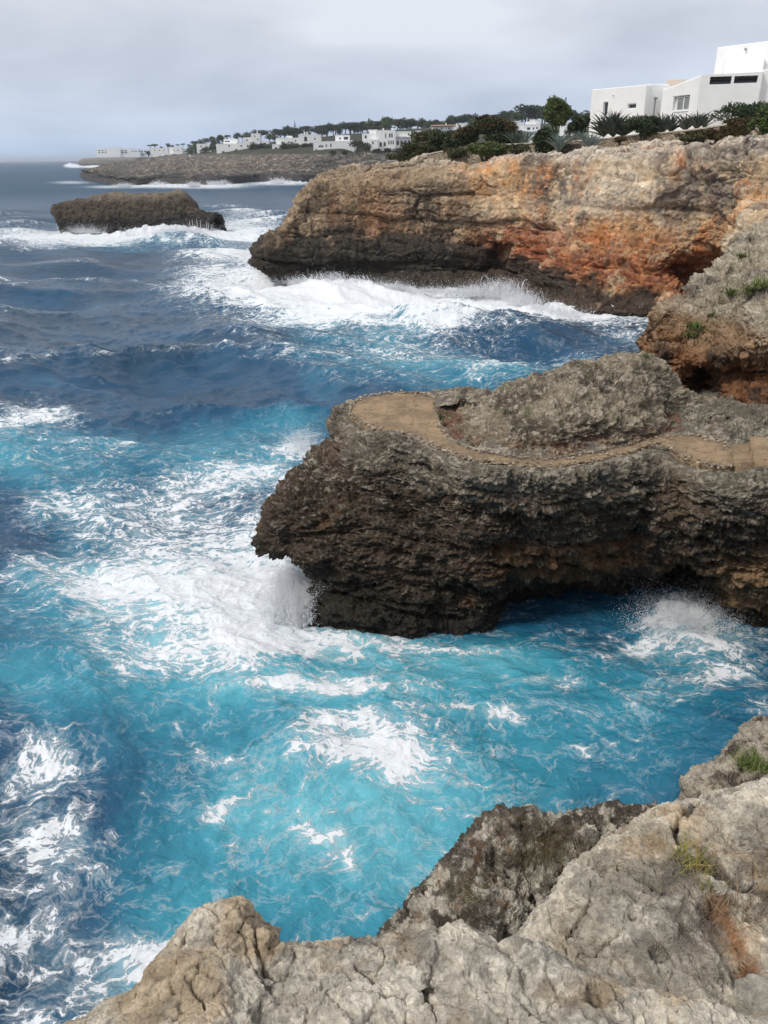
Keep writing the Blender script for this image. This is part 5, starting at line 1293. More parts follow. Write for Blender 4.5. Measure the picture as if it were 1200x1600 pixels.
# the wind-bent juniper with bare legs
rng = np.random.default_rng(77); p = spot(760, 228, 99); m = m_per_px(99)
jun = empty('juniper_tree', p, 'wide wind-bent juniper with a brownish flat crown on several bare trunks', 'tree')
cl = []
for i in range(46):
    t = rng.uniform(-1, 1); x_ = t * 48 * m; top = (43 - 26 * max(0, -t) ** 1.1 - 24 * max(0, t - .3) ** 1.1) * m
    z_ = rng.uniform(.52, .95) * top; cl.append(((x_, rng.uniform(-2.0, 2.0), z_), (rng.uniform(.55, 1.1), rng.uniform(.5, 1.0), rng.uniform(.3, .5))))
V, F = foliage_np(rng, cl[:26], 9000, .15); leaf_obj('crown', V, F, M_leaf_brown, jun)
V, F = foliage_np(rng, [((c[0], c[1], c[2] - .35), r) for c, r in cl], 9500, .16); leaf_obj('crown', V, F, M_leaf_dark, jun)
for x_, lean in ((-2.2, -.6), (-1.2, .4), (.2, -.3), (1.2, .9), (2.2, .6)):
    mb = MB(); mb.tube([(x_, 0, -1.2), (x_ + lean * .3, .1, .6), (x_ + lean, .2, 1.6), (x_ + lean * 1.9, .1, 2.4)], [.14, .11, .08, .04], 6)
    mb.tube([(x_ + lean * .3, .1, .6), (x_ - lean * .6, -.2, 1.5), (x_ - lean * 1.3, 0, 2.2)], [.08, .06, .03], 5); mb.build('trunk', M_bark, jun)

def agave_mesh(rng, n, L, W, spread, droop=.3):
    """rosette of long pointed channelled leaves"""
    Vs, Fs, o = [], [], 0
    for i in range(n):
        a = i * 2.399 + rng.uniform(-.2, .2); t = (i + .5) / n; el = math.radians(88 - spread * t * rng.uniform(.85, 1.1)); l = L * rng.uniform(.75, 1.1) * (.8 + .2 * t); w = W * rng.uniform(.8, 1.2)
        d = np.array([math.cos(a), math.sin(a), 0]); s = np.array([-math.sin(a), math.cos(a), 0]); k = 7
        for j in range(k):
            q = j / (k - 1); e = el - droop * q * q; c = d * math.cos(e) * l * q + np.array([0, 0, math.sin(e) * l * q + .05])
            nn = d * -math.sin(e) + np.array([0, 0, math.cos(e)]); ww = w * (1 - q) ** .7 * (.6 + 1.2 * q * (1 - q) + .3)
            Vs += [c - s * ww * .5 + nn * ww * .22, c - nn * ww * .10, c + s * ww * .5 + nn * ww * .22, c - nn * ww * .28]
        for j in range(k - 1):
            for u in range(4): Fs.append((o + j * 4 + u, o + j * 4 + (u + 1) % 4, o + (j + 1) * 4 + (u + 1) % 4, o + (j + 1) * 4 + u))
        o += 4 * k
    return np.array(Vs), np.array(Fs)
def agave(px, py, hpx, D, label, mat, n=34, spread=70, seed=0, wide=.11):
    rng = np.random.default_rng(3000 + seed); m = m_per_px(D, py); L = hpx * m * (1.4 if mat is M_agave_d else 1.05)
    V, F = agave_mesh(rng, n, L, L * wide, spread)
    me = np_mesh('agave', V, F, False); me.materials.append(mat)
    o = link('agave', me); o.location = spot(px, py, D); o.location.z -= .1
    return tag(o, label, 'agave', 'agaves by the garden wall')
ag = [(873, 236, 36, 82.8, 'blue-grey agave in front of the pine, left of the pair below the house', M_agave, 34, 50), (922, 236, 38, 81.5, 'blue-grey agave in front of the wall, directly below the house corner', M_agave, 36, 50),
      (958, 212, 36, 86, 'biggest dark spiky agave against the left wing of the house', M_agave_d, 60, 50), (943, 212, 32, 87, 'dark spiky agave crowding the left corner of the house', M_agave_d, 44, 60), (974, 212, 26, 85.6, 'dark agave under the small square window', M_agave_d, 40, 62),
      (1034, 207, 28, 83.3, 'dark upright agave right of the clipped dome shrub', M_agave_d, 34, 60), (1048, 205, 26, 83, 'grey upright agave below the curtained window', M_agave_d, 30, 56), (1071, 203, 24, 82.4, 'dark agave below the corner of the house, left of two', M_agave_d, 36, 50),
      (1088, 201, 26, 81.5, 'dark agave below the corner of the house, right of two', M_agave_d, 38, 50), (1100, 199, 20, 81, 'small dark agave nearest the hedge mound', M_agave_d, 28, 50),
      (820, 228, 30, 91.5, 'tall narrow grey agave beside the balcony villa', M_agave, 26, 40), (804, 226, 24, 92, 'grey agave next to the tall narrow one', M_agave_d, 24, 50), (908, 222, 26, 88.5, 'grey agave leaning behind the wall, left of the dark clump', M_agave, 28, 62), (844, 232, 20, 88.5, 'small grey agave on the wall above the dark round bush', M_agave, 24, 60)]
for i, q in enumerate(ag): agave(*q[:4], q[4], q[5], q[6], q[7], seed=i)

# ============================================================ FAR VILLAS, TREES
def villa(name, label, blocks, wins, extra=None, cat='villa', group='white villas along the shore', roof=None):
    """blocks: px0, px1, py_top, py_bottom, D, depth; wins: px, py, w, h, D, arched"""
    blocks = [(a, b, c, d, e * FS, f) for a, b, c, d, e, f in blocks]; wins = [(a, b, c, d, e * FS, f) for a, b, c, d, e, f in wins]; extra = [(a, b, c, d, e, f * FS) for a, b, c, d, e, f in (extra or [])]
    b0 = blocks[0]; base = WD((b0[0] + b0[1]) / 2, b0[3], b0[4]); o = empty(name, base, label, cat, group); M = Matrix.Translation(o.location).inverted()
    for k, (x0, x1, yt, yb, D, dep) in enumerate(blocks):
        a, b = WD(x0, yb, D), WD(x1, yt, D); mb = MB(); z1 = b[2]
        mb.box(a[0], b[0], D + .007 * k, D + dep, a[2] - 2.0, z1)
        w = mb.build('wall', M_white, o); w.data.transform(M)
        mb = MB(); t = .35
        for bx in ((a[0] - .08, b[0] + .08, D - .08, D + t), (a[0] - .08, b[0] + .08, D + dep - t, D + dep + .08), (a[0] - .08, a[0] + t, D + t, D + dep - t), (b[0] - t, b[0] + .08, D + t, D + dep - t)):
            mb.box(*bx, z1 + .003, z1 + .35)
        w = mb.build('parapet', M_white, o); w.data.transform(M)
    for (px, py, w, h, D, arch) in wins:
        a = WD(px, py, D); m = m_per_px(D / FS if D / FS >= 195 else D); w, h = w * m, h * m; mb = MB()
        if arch:
            r = w / 2; P = [(-r, 0), (r, 0)] + [(r * math.cos(t), h - r + r * math.sin(t)) for t in np.linspace(0, math.pi, 9)]
            n = len(P); V = [(a[0] + x, D - .05, a[2] - h / 2 + z) for x, z in P] + [(a[0] + x, D + .3, a[2] - h / 2 + z) for x, z in P]
            mb.add(V, [tuple(range(n))] + [(i, i + n, (i + 1) % n + n, (i + 1) % n) for i in range(n)])
            q = mb.build('archway', M_glass, o)
        else:
            mb.box(a[0] - w / 2, a[0] + w / 2, D - .05, D + .3, a[2] - h / 2, a[2] + h / 2); q = mb.build('window', M_glass, o)
        q.data.transform(M)
    for (kind, px, py, w, h, D) in (extra or []):
        a = WD(px, py, D); m = m_per_px(D / FS if D / FS >= 195 else D); w, h = w * m, h * m; mb = MB()
        if kind == 'chimney': mb.box(a[0] - w / 2, a[0] + w / 2, D, D + w, a[2] - 1, a[2] + h); mb.box(a[0] - w * .7, a[0] + w * .7, D - w * .2, D + w * 1.2, a[2] + h + .003, a[2] + h + .2); mt = M_white
        elif kind == 'roof': mb.prism([(a[0] - w / 2, D - 1), (a[0] + w / 2, D - 1), (a[0] + w / 2, D + 9), (a[0] - w / 2, D + 9)], a[2], [a[2] + .3, a[2] + .3, a[2] + h, a[2] + h]); mt = M_tile
        elif kind == 'balcony': mb.box(a[0] - w / 2, a[0] + w / 2, D - 1.3, D - .01, a[2] - .1, a[2] + h); mt = M_frame
        q = mb.build(kind, mt, o); q.data.transform(M)
    return o
villa('arcaded_villa', 'white villa with a row of four arches and a central tower above green hedges', [(617, 642, 206, 230, 340, 12), (588, 618, 204, 231, 338.5, 12), (566, 589, 209, 224, 341, 11), (579, 591, 219, 231, 337, 8), (577, 590, 203.5, 209, 343, 6)],
      [(621.5, 223, 4.2, 6.5, 340, 1), (627.5, 223, 4.2, 6.5, 340, 1), (633.5, 222.7, 4.2, 6.5, 340, 1), (639, 222.4, 3.6, 6.5, 340, 1), (595, 225.5, 3.6, 6.5, 338.5, 1), (601, 225.2, 3.6, 6.5, 338.5, 1), (607.5, 222.5, 1.8, 5.5, 338.5, 1), (611, 222.5, 1.8, 5.5, 338.5, 1), (614.4, 222.2, 1.8, 5.5, 338.5, 1),
       (602.5, 212, 1.6, 6, 338.5, 0), (609, 211.5, 2.3, 5.8, 338.5, 1), (612.4, 211.4, 2.3, 5.8, 338.5, 1), (571.5, 214, 3, 4, 341, 0), (582.5, 223, 2.2, 3.5, 337, 0), (638.5, 209.8, 2.6, 2.6, 340, 0), (626, 213.6, 16, .8, 340, 0)],
      [('chimney', 599, 204, 2, 3, 341), ('chimney', 613.5, 204, 2, 3.4, 341), ('balcony', 630, 214.4, 25, .9, 340)])
villa('low_villa', 'white villa with a raised roof block and three small arched windows, above the hedges', [(490, 553, 221, 238, 330, 12), (524, 546, 212, 222, 334, 8), (545, 556, 222, 236, 333, 8)],
      [(499, 228.5, 2, 3, 330, 1), (501.6, 228.2, 2, 3.6, 330, 1), (504.2, 228.5, 2, 3, 330, 1), (510, 227.5, 1.6, 4, 330, 0), (517, 227.2, 2, 4.4, 330, 0), (531.5, 216.5, 2.6, 2.6, 334, 0), (540.5, 216, 7, 4, 334, 0), (494, 234, 2, 2.5, 330, 0)], [('chimney', 550, 222, 1.8, 2, 334)])
villa('terrace_villa', 'white villa with an arched terrace door, half hidden behind dark trees', [(432, 468, 216, 232, 372, 12), (467, 501, 211, 232, 371, 12), (449, 456, 213, 218, 376, 5), (426, 437, 226, 240, 369, 7)],
      [(477.5, 217, 4.6, 7, 371, 1), (441, 223, 2.4, 3, 372, 0), (462, 220, 1.6, 3, 372, 0), (492, 217, 2, 2.6, 371, 0), (431, 232, 4, 3, 369, 0)], [('chimney', 476, 211, 1.8, 4, 374), ('chimney', 480, 211, 1.6, 4, 374), ('chimney', 468, 213, 1.5, 2.4, 374)])
villa('stepped_villa', 'white stepped villa with few windows standing above the rocky shore', [(339, 372, 225, 243, 425, 13), (371, 394, 223, 241, 423, 11), (350, 371, 218, 226, 430, 8)],
      [(349, 238, 4, 3, 425, 0), (358, 228, 2, 3, 425, 0), (377, 228, 2, 2.6, 423, 0), (387, 227.6, 1.6, 3, 423, 0), (384, 236, 1.6, 3, 423, 0), (366, 237, 2, 4.4, 425, 0), (355, 221, 8, 1.4, 430, 0)], [('chimney', 352, 218, 1.6, 2, 432)])
villa('tower_villa', 'tall narrow white villa tower rising among trees above the stepped villa', [(393, 406, 209, 224, 470, 8), (380, 393, 215, 226, 472, 8)], [(398, 213, 1.4, 3, 470, 0), (403, 218, 1.4, 3, 470, 0), (386, 219, 3, 1.6, 472, 0)], [('chimney', 402, 209, 1.4, 3, 473)])
villa('hillside_villa', 'small white villa between palms, left of the stepped villa', [(308, 329, 225, 238, 520, 11)], [(314, 229, 1.6, 2.6, 520, 0), (322, 229, 1.6, 2.6, 520, 0), (318, 234, 3, 2, 520, 0)])
villa('shore_villa', 'long white villa in low steps nearest the bare rocks of the shore', [(239, 269, 240, 249, 600, 12), (266, 284, 230, 246, 604, 11), (283, 300, 233, 245, 608, 11)], [(272, 235, 1.4, 2.4, 604, 0), (278, 235, 1.4, 2.4, 604, 0), (250, 244, 2, 2, 600, 0), (290, 237, 2.6, 1.6, 608, 0)])
villa('upper_villa', 'pale villa behind and above the long shore villa', [(236, 262, 231.5, 240, 720, 12)], [(242, 235, 1.2, 1.8, 720, 0), (249, 235, 1.2, 1.8, 720, 0), (256, 235, 1.2, 1.8, 720, 0)])
aw = [(155 + 5.2 * i, y_, 3.0, 1.5, 1100, 0) for i in range(9) for y_ in (235.2, 238.4)]
villa('apartment_block', 'long hazy apartment block with rows of balconies on the last point', [(151, 167, 233, 243.5, 1100, 16), (167, 187, 231, 243.5, 1099, 16), (187, 203, 232.2, 243.5, 1101, 16)], aw, None, 'apartments')
villa('apartment_block', 'lower hazy apartment block right of the long one', [(205, 218, 232.5, 243.5, 1080, 14), (219, 231, 234, 243.5, 1084, 12)], [(207.5 + 4.8 * i, y_, 2.6, 1.4, 1080, 0) for i in range(5) for y_ in (236.4,)], None, 'apartments')
villa('tiled_villa', 'white villa with a reddish tiled roof among trees on the ridge', [(676, 712, 197, 208, 380, 12), (708, 718, 199, 208, 379, 8)], [(682, 201, 2, 2.4, 380, 0), (690, 201, 2, 2.4, 380, 0), (702, 200.6, 3, 2.4, 380, 0)], [('roof', 693, 197, 38, 2.4, 379.6), ('chimney', 697, 194.5, 1.8, 2, 383)])
villa('ridge_villa', 'small white villa just right of the tiled roof villa', [(714, 735, 193, 204, 390, 10)], [(719, 197, 2, 2.6, 390, 0), (728, 197, 2, 2.6, 390, 0)])
villa('flat_villa', 'plain white flat-roofed villa left of the balcony villa', [(789, 814, 190, 202, 300, 10)], [(795, 194, 2, 2.6, 300, 0), (806, 194, 3, 2.2, 300, 0)])
villa('balcony_villa', 'white stepped villa with balconies between the agaves and the pine', [(817, 843, 195, 222, 250, 10), (824, 838, 191, 197, 253, 7), (832, 845, 188, 196, 257, 7)],
      [(826, 201, 5, 3.4, 250, 0), (833.5, 201, 2, 3.4, 250, 0), (821, 210, 2.4, 3, 250, 0), (829, 210, 3, 3, 250, 0), (838, 209.5, 2.4, 3, 250, 0), (839, 200, 3, 2.4, 250, 0)], [('balcony', 830, 206, 26, 1.4, 250), ('balcony', 836, 214, 14, 1.4, 250)])
villa('half_hidden_villa', 'white villa peeping out right of the lone pine', [(881, 904, 192, 205, 240, 10)], [(888, 197, 2.4, 3, 240, 0), (897, 196.6, 4, 2.4, 240, 0)])
villa('garden_house', 'tiny white garden house with an open front beside the arcaded villa', [(649, 658, 205, 213, 345, 4)], [(653.5, 209, 6, 3.6, 345, 0)])
villa('white_lodge', 'small low white lodge behind dark trees left of the terrace villa', [(409, 420, 221, 227, 440, 7)], [(414, 224, 4, 1.4, 440, 0)])
villa('long_garden_wall', 'long low white terrace wall showing below the juniper crown', [(765, 812, 208.5, 213, 230, 2)], [], None, 'garden wall', None)

def make_tree(kind, seed):
    rng = np.random.default_rng(4000 + seed)
    if kind == 'round':
        cl = crown_clumps(rng, 1.0, 1.0, .72, .26, 16, .40); V, F = foliage_np(rng, cl, 1100, .055)
    elif kind == 'umbrella':
        cl = crown_clumps(rng, 1.2, 1.1, .42, .52, 16, .38); V, F = foliage_np(rng, cl, 900, .055)
    else:
        cl = crown_clumps(rng, .9, .9, .85, .12, 14, .42); V, F = foliage_np(rng, cl, 1000, .055)
    cm = np_mesh('crown', V, F, False); mb = MB(); mb.tube([(0, 0, -.35), (.02, 0, .2), (.03, .02, .55)], [.045, .035, .02], 6)
    for k in range(3): c = cl[k][0]; mb.tube([(.02, 0, .25), (c[0] * .6, c[1] * .6, c[2] * .8)], [.02, .01], 4)
    tm = bpy.data.meshes.new('trunk'); tm.from_pydata(mb.v, [], mb.f); tm.materials.append(M_bark)
    return cm, tm
TV = {k: [make_tree(k, i * 13 + len(k)) for i in range(4)] for k in ('round', 'umbrella', 'bush')}
for k in TV:
    for i, (cm, tm) in enumerate(TV[k]): cm.materials.append((M_leaf_dark, M_leaf_olive, M_leaf_dark, M_leaf_mid)[i] if k != 'umbrella' else M_leaf_dark)
def tree(px, py, hpx, D, kind, var, label, group, wide=1.0, name='tree'):
    cm, tm = TV[kind][var % 4]; m = m_per_px(D, py); h = hpx * m; p = spot(px, py, D)
    o = empty(name, p, label, 'tree', group, rz=px * 1.7); o.scale = (h * wide, h * wide, h)
    link('crown', cm, None, o); link('trunk', tm, None, o)
    if group: TREES.append((o, px, kind, group))
    return o
TREES = []
names = {'round': 'round_tree', 'umbrella': 'umbrella_pine', 'bush': 'bushy_tree'}
glab = {'ridge': 'dark evergreen tree on the wooded skyline ridge behind the villas', 'villa': 'dark bushy tree planted among the white villas', 'far': 'small hazy tree among the farthest houses', 'knoll': 'large rounded tree on the knoll behind the clifftop villas'}
ggrp = {'ridge': 'trees on the ridge', 'villa': 'trees among the villas', 'far': 'farthest trees', 'knoll': 'trees on the knoll'}
rt = random.Random(3)
def line(px0, px1, py0, py1, n, D, hp, g, kinds=('round', 'bush', 'umbrella')):
    for i in range(n):
        t = (i + rt.uniform(.2, .8)) / n; k = rt.choice(kinds)
        tree(px0 + (px1 - px0) * t, py0 + (py1 - py0) * t + rt.uniform(-1, 2), hp * rt.uniform(.75, 1.3), D * rt.uniform(.96, 1.06), k, rt.randrange(4), glab[g], ggrp[g], rt.uniform(1.1, 1.7), names[k])
line(405, 470, 222, 217, 7, 520, 14, 'ridge'); line(450, 560, 217, 210, 13, 470, 15, 'ridge'); line(545, 640, 212, 206, 11, 430, 17, 'ridge'); line(640, 735, 208, 203, 11, 420, 19, 'ridge')
line(470, 600, 210, 204, 9, 560, 11, 'ridge'); line(600, 800, 203, 195, 12, 520, 14, 'ridge')
line(786, 850, 196, 192, 7, 380, 22, 'knoll', ('round', 'umbrella')); line(845, 930, 196, 193, 8, 370, 17, 'knoll', ('round', 'umbrella')); line(735, 790, 205, 202, 5, 360, 15, 'knoll')
line(230, 300, 234, 229, 8, 800, 6, 'far'); line(300, 345, 229, 222, 5, 640, 9, 'far'); line(345, 410, 222, 216, 7, 560, 11, 'far'); line(222, 240, 243, 242, 3, 760, 5, 'far')
for px, py, hp, D, k, w in [(232, 243, 6, 640, 'bush', 1.6), (262, 250, 9, 560, 'bush', 1.5), (273, 249, 8, 555, 'bush', 1.5), (299, 246, 14, 540, 'round', 1.2), (307, 244, 18, 530, 'round', 1.2), (320, 242, 12, 500, 'bush', 1.6), (332, 241, 16, 480, 'round', 1.2), (338, 232, 14, 490, 'round', 1.2),
                           (397, 240, 17, 400, 'round', 1.4), (408, 240, 16, 395, 'bush', 1.5), (420, 241, 14, 385, 'bush', 1.5), (445, 238, 15, 358, 'round', 1.4), (457, 238, 16, 355, 'round', 1.4), (480, 238, 15, 352, 'umbrella', 1.3), (488, 236, 10, 350, 'bush', 1.3), (370, 247, 8, 395, 'bush', 2),
                           (560, 236, 18, 325, 'round', 1.3), (572, 237, 14, 322, 'bush', 1.6), (520, 243, 8, 300, 'bush', 2.0), (541, 243, 9, 300, 'bush', 2.0), (590, 240, 9, 300, 'bush', 2.2), (606, 240, 10, 295, 'bush', 2.0), (622, 239, 9, 290, 'bush', 2.2), (640, 238, 10, 285, 'bush', 2), (655, 226, 16, 310, 'round', 1.4), (668, 222, 16, 310, 'round', 1.4), (648, 232, 14, 300, 'bush', 1.5), (855, 212, 16, 200, 'bush', 1.2), (890, 214, 14, 200, 'bush', 1.4), (770, 219, 12, 210, 'bush', 1.8), (800, 222, 10, 200, 'bush', 1.6)]:
    tree(px, py + 1, hp, D, k, int(px), glab['villa'], ggrp['villa'], w, names[k])
marks = [(190, 'the apartment blocks'), (232, 'the left end of the shore villa'), (262, 'the upper villa'), (290, 'the right end of the shore villa'), (318, 'the hillside villa'), (356, 'the stepped villa'), (393, 'the tower villa'), (415, 'the white lodge'), (440, 'the left half of the terrace villa'),
         (480, 'the arched door of the terrace villa'), (512, 'the low villa'), (545, 'the roof block of the low villa'), (585, 'the left end of the arcaded villa'), (620, 'the arches of the arcaded villa'), (655, 'the garden house'), (690, 'the tiled villa'), (725, 'the small ridge villa'), (765, 'the juniper'), (802, 'the flat villa'), (832, 'the balcony villa'), (868, 'the lone pine'), (895, 'the half hidden villa'), (925, 'the house corner')]
kw = {'round': 'Round-crowned', 'umbrella': 'Flat-topped', 'bush': 'Low bushy'}
gw_ = {'trees on the ridge': 'dark ridge tree behind', 'trees among the villas': 'dark garden tree beside', 'farthest trees': 'small hazy tree above', 'trees on the knoll': 'knoll tree behind'}
from collections import defaultdict
dd_ = defaultdict(list)
for o, px, kind, grp in TREES: dd_[(grp, kind, min(marks, key=lambda q: abs(q[0] - px))[1])].append((px, o))
nth = ['leftmost', 'second', 'third', 'fourth', 'fifth', 'sixth', 'seventh', 'eighth']; cnt = ['', 'one', 'two', 'three', 'four', 'five', 'six', 'seven', 'eight']
for (grp, kind, mk), L_1 in dd_.items():
    L_1.sort(key=lambda q: q[0])
    for i, (px, o) in enumerate(L_1): o['label'] = f'{kw[kind]} {gw_[grp]} {mk}' + (f', {nth[i]} of {cnt[len(L_1)]}' if len(L_1) > 1 else '')
tree(435, 219, 17, 480, 'umbrella', 1, 'lone round-headed tree standing clear of the ridge, left of the tiered pine', None, .8, 'umbrella_pine')
# tiered island pine
p = spot(462, 222, 440); m = m_per_px(440); o = empty('island_pine', p, 'slender tiered pine with level branches sticking up above the ridge', 'tree')
mb = MB(); mb.tube([(0, 0, -3), (0, 0, 31 * m)], [.35, .05], 6); mb.build('trunk', M_bark, o)
rng = np.random.default_rng(5); cl = []
for i in range(10):
    z_ = (8 + 2.3 * i) * m; r = (7.5 - .68 * i) * m * .62
    for k in range(7): a = k * .9 + i; cl.append(((math.cos(a) * r * .65, math.sin(a) * r * .65, z_), (r * .42, r * .42, .28)))
V, F = foliage_np(rng, cl, 2200, .32); leaf_obj('crown', V, F, M_leaf_dark, o)
def palm(px, py, hpx, D, label):
    rng = np.random.default_rng(int(px)); m = m_per_px(D); h = hpx * m; o = empty('palm_tree', spot(px, py, D), label, 'palm tree', 'palms by the villas')
    mb = MB(); mb.tube([(0, 0, -2), (.1, 0, h * .5), (.15, 0, h * .85)], [.3, .22, .2], 6); mb.build('trunk', M_bark, o)
    V, F = agave_mesh(rng, 30, h * .42, h * .05, 120, 1.2); V[:, 2] += h * .82
    me = np_mesh('fronds', V, F, False); me.materials.append(M_leaf_dark); link('fronds', me, None, o)
for q in [(510, 222, 24, 400, 'palm above the low villa with the raised roof block'), (564, 220, 27, 380, 'tall palm at the left end of the arcaded villa'), (305, 240, 16, 540, 'palm left of the small hillside villa'), (320, 238, 15, 530, 'palm in front of the small hillside villa'),
          (554, 216, 22, 430, 'slim palm behind the gap between the two nearest villas'), (370, 243, 10, 410, 'short palm against the stepped villa')]: palm(*q)
# mast with a round head, and the pointed water tower
p = spot(576.5, 206, 520); m = m_per_px(520); o = empty('mast', p, 'thin mast with a round head sticking up behind the ridge trees', 'mast')
mb = MB(); mb.tube([(0, 0, -3), (0, 0, 18 * m)], .22, 6); mb.build('pole', M_grey, o); mb = MB(); mb.tube([(0, 0, 16 * m), (0, 0, 17 * m), (0, 0, 18.5 * m), (0, 0, 19.5 * m)], [.3, .8, .8, .2], 8); mb.build('head', M_beam, o)
p = spot(601.5, 206, 520); o = empty('spire', p, 'small dark pointed spire on a pale shaft above the arcaded villa', 'spire')
mb = MB(); mb.tube([(0, 0, -3), (0, 0, 12 * m)], 1.1, 8); mb.build('shaft', M_grey, o); mb = MB(); mb.tube([(0, 0, 12 * m), (0, 0, 13 * m), (0, 0, 18 * m), (0, 0, 22 * m)], [1.7, 1.5, .7, .05], 8); mb.build('roof', M_beam, o)
p = spot(297, 247, 430); o = MB(); m = m_per_px(430); o.box(-.5, .5, -.5, .5, -1, 4 * m); o.prism([(-.7, -.7), (.7, -.7), (.7, .7), (-.7, .7)], 4 * m + .003, 5 * m); o = o.build('marker_post', M_white); o.location = p
tag(o, 'small white marker post standing on the rocky shore', 'marker post')

# ============================================================ SMALL PLANTS ON THE ROCKS CLOSE BY
from mathutils.bvhtree import BVHTree
def surf_hit(px, py, obs):
    """where the rock surface is, seen through a picture spot"""
    r = ray(px, py); r = Vector(r).normalized(); best = None
    for t in obs:
        h = t.ray_cast(Vector((0, 0, CAM_H)), r)
        if h[0] is not None and (best is None or h[3] < best[3]): best = h
    return best
def bvh_of(name):
    me = bpy.data.objects[name].data; n = len(me.vertices); v = np.empty(n * 3, f32); me.vertices.foreach_get('co', v)
    l = np.empty(len(me.loops), np.int32); me.loops.foreach_get('vertex_index', l); return BVHTree.FromPolygons(v.reshape(-1, 3).tolist(), l.reshape(-1, 4).tolist())
near_t = [bvh_of(n) for n in ('ledge', 'ledge_slab', 'ledge_rock', 'ledge_corner')]
mid_t = [bvh_of(n) for n in ('headland_mound', 'headland_outcrop')]
def blades(rng, n, L, W, spread, curl=.8, base=.02):
    Vs, Fs, o = [], [], 0
    for i in range(n):
        a = rng.uniform(0, 6.28); el = math.radians(90 - spread * rng.uniform(.1, 1)); l = L * rng.uniform(.45, 1.1); w = W * rng.uniform(.7, 1.2); b = np.array([rng.normal() * base, rng.normal() * base, -.01]); cu = curl * rng.uniform(.2, 1.2)
        d = np.array([math.cos(a), math.sin(a), 0]); s = np.array([-math.sin(a), math.cos(a), 0]); k = 6; c = b.copy()
        for j in range(k):
            q = j / (k - 1); e = el - cu * q; ww = w * (1 - q * .95)
            Vs += [c - s * ww * .5, c + s * ww * .5]; c = c + (d * math.cos(e) + np.array([0, 0, math.sin(e)])) * l / (k - 1)
        for j in range(k - 1): Fs.append((o + 2 * j, o + 2 * j + 1, o + 2 * j + 3, o + 2 * j + 2))
        o += 2 * k
    return np.array(Vs), np.array(Fs)
def tuft(px, py, L, n, W, spread, mat, label, name='grass_tuft', cat='grass tuft', trees=near_t, curl=.8, base=.02, grp=None):
    h = surf_hit(px, py, trees)
    if h is None or h[0] is None: print('no hit', px, py); return
    V, F = blades(np.random.default_rng(int(px * 3 + py)), n, L, W, spread, curl, base); me = np_mesh(name, V, F, False); me.materials.append(mat)
    o = link(name, me); o.location = h[0]; return tag(o, label, cat, grp)
gt = 'tufts in the cracks of the pale slab'
tuft(1062, 1342, .115, 46, .0042, 60, M_blade, 'green and yellow grass tuft in the crack near the slab edge', grp=gt)
tuft(1082, 1352, .10, 30, .0040, 65, M_blade, 'yellowing grass tuft touching the right of the greenest one', grp=gt)
tuft(1104, 1385, .11, 26, .0038, 60, M_blade, 'orange-tipped grass tuft above the dark hole in the slab', grp=gt)
tuft(1132, 1414, .09, 50, .0035, 80, M_dry, 'flattened straw tuft right of the dark hole', grp=gt)
tuft(1160, 1424, .09, 50, .0035, 80, M_dry, 'flattened straw tuft in the hollow, between its neighbours', grp=gt)
tuft(1188, 1432, .08, 44, .0035, 80, M_dry, 'flattened straw tuft where the hollow leaves the photo', grp=gt)
tuft(1072, 1452, .15, 170, .0016, 75, M_twig, 'wiry grey-brown dead bush on the pale slab', 'dead_bush', 'dead bush', curl=1.6, base=.035)
tuft(1092, 1478, .10, 80, .0016, 75, M_twig, 'smaller dead twigs just below the wiry dead bush', 'dead_bush', 'dead bush', curl=1.4, base=.03)
tuft(848, 1322, .20, 420, .003, 85, M_leaf_brown, 'dark brown cushion bush in the hollow of the dark rock', 'cushion_bush', 'bush', curl=1.5, base=.10)
tuft(735, 1392, .10, 240, .003, 85, M_leaf_brown, 'small rust-brown cushion on the speckled rock', 'cushion_bush', 'bush', curl=1.4, base=.05)
tuft(1178, 1192, .09, 300, .006, 85, M_leaf_bright, 'bright green cushion plant on the corner rock', 'cushion_plant', 'plant', curl=1.0, base=.035)
gm = 'green tufts on the outcrop'
for px, py, L, lab in [(1190, 448, .5, 'largest green plant, high on the outcrop at the photo edge'), (1176, 456, .35, 'green plant just below the largest one on the outcrop'), (1144, 458, .35, 'yellow-green plant in the middle of the outcrop'), (1086, 512, .35, 'green plant in the crack of the outcrop'), (1080, 524, .25, 'small green plant lowest in the crack of the outcrop'),
                       (1156, 402, .3, 'green tuft on the grey crest of the outcrop'), (1112, 494, .22, 'tiny green tuft beside the crack of the outcrop')]:
    tuft(px, py, L, 160, .035, 85, M_leaf_bright, lab, 'rock_plant', 'plant', mid_t, 1.2, L * .35, gm)
for px, py, lab in [(684, 652, 'small green plant where the mound meets the round platform'), (735, 692, 'small green plant at the mound foot by the narrow path'), (1008, 556, 'green plant at the foot of the outcrop beside the water')]:
    tuft(px, py, .2, 90, .03, 85, M_leaf_bright, lab, 'rock_plant', 'plant', mid_t, 1.2, .08, 'green plants on the headland')
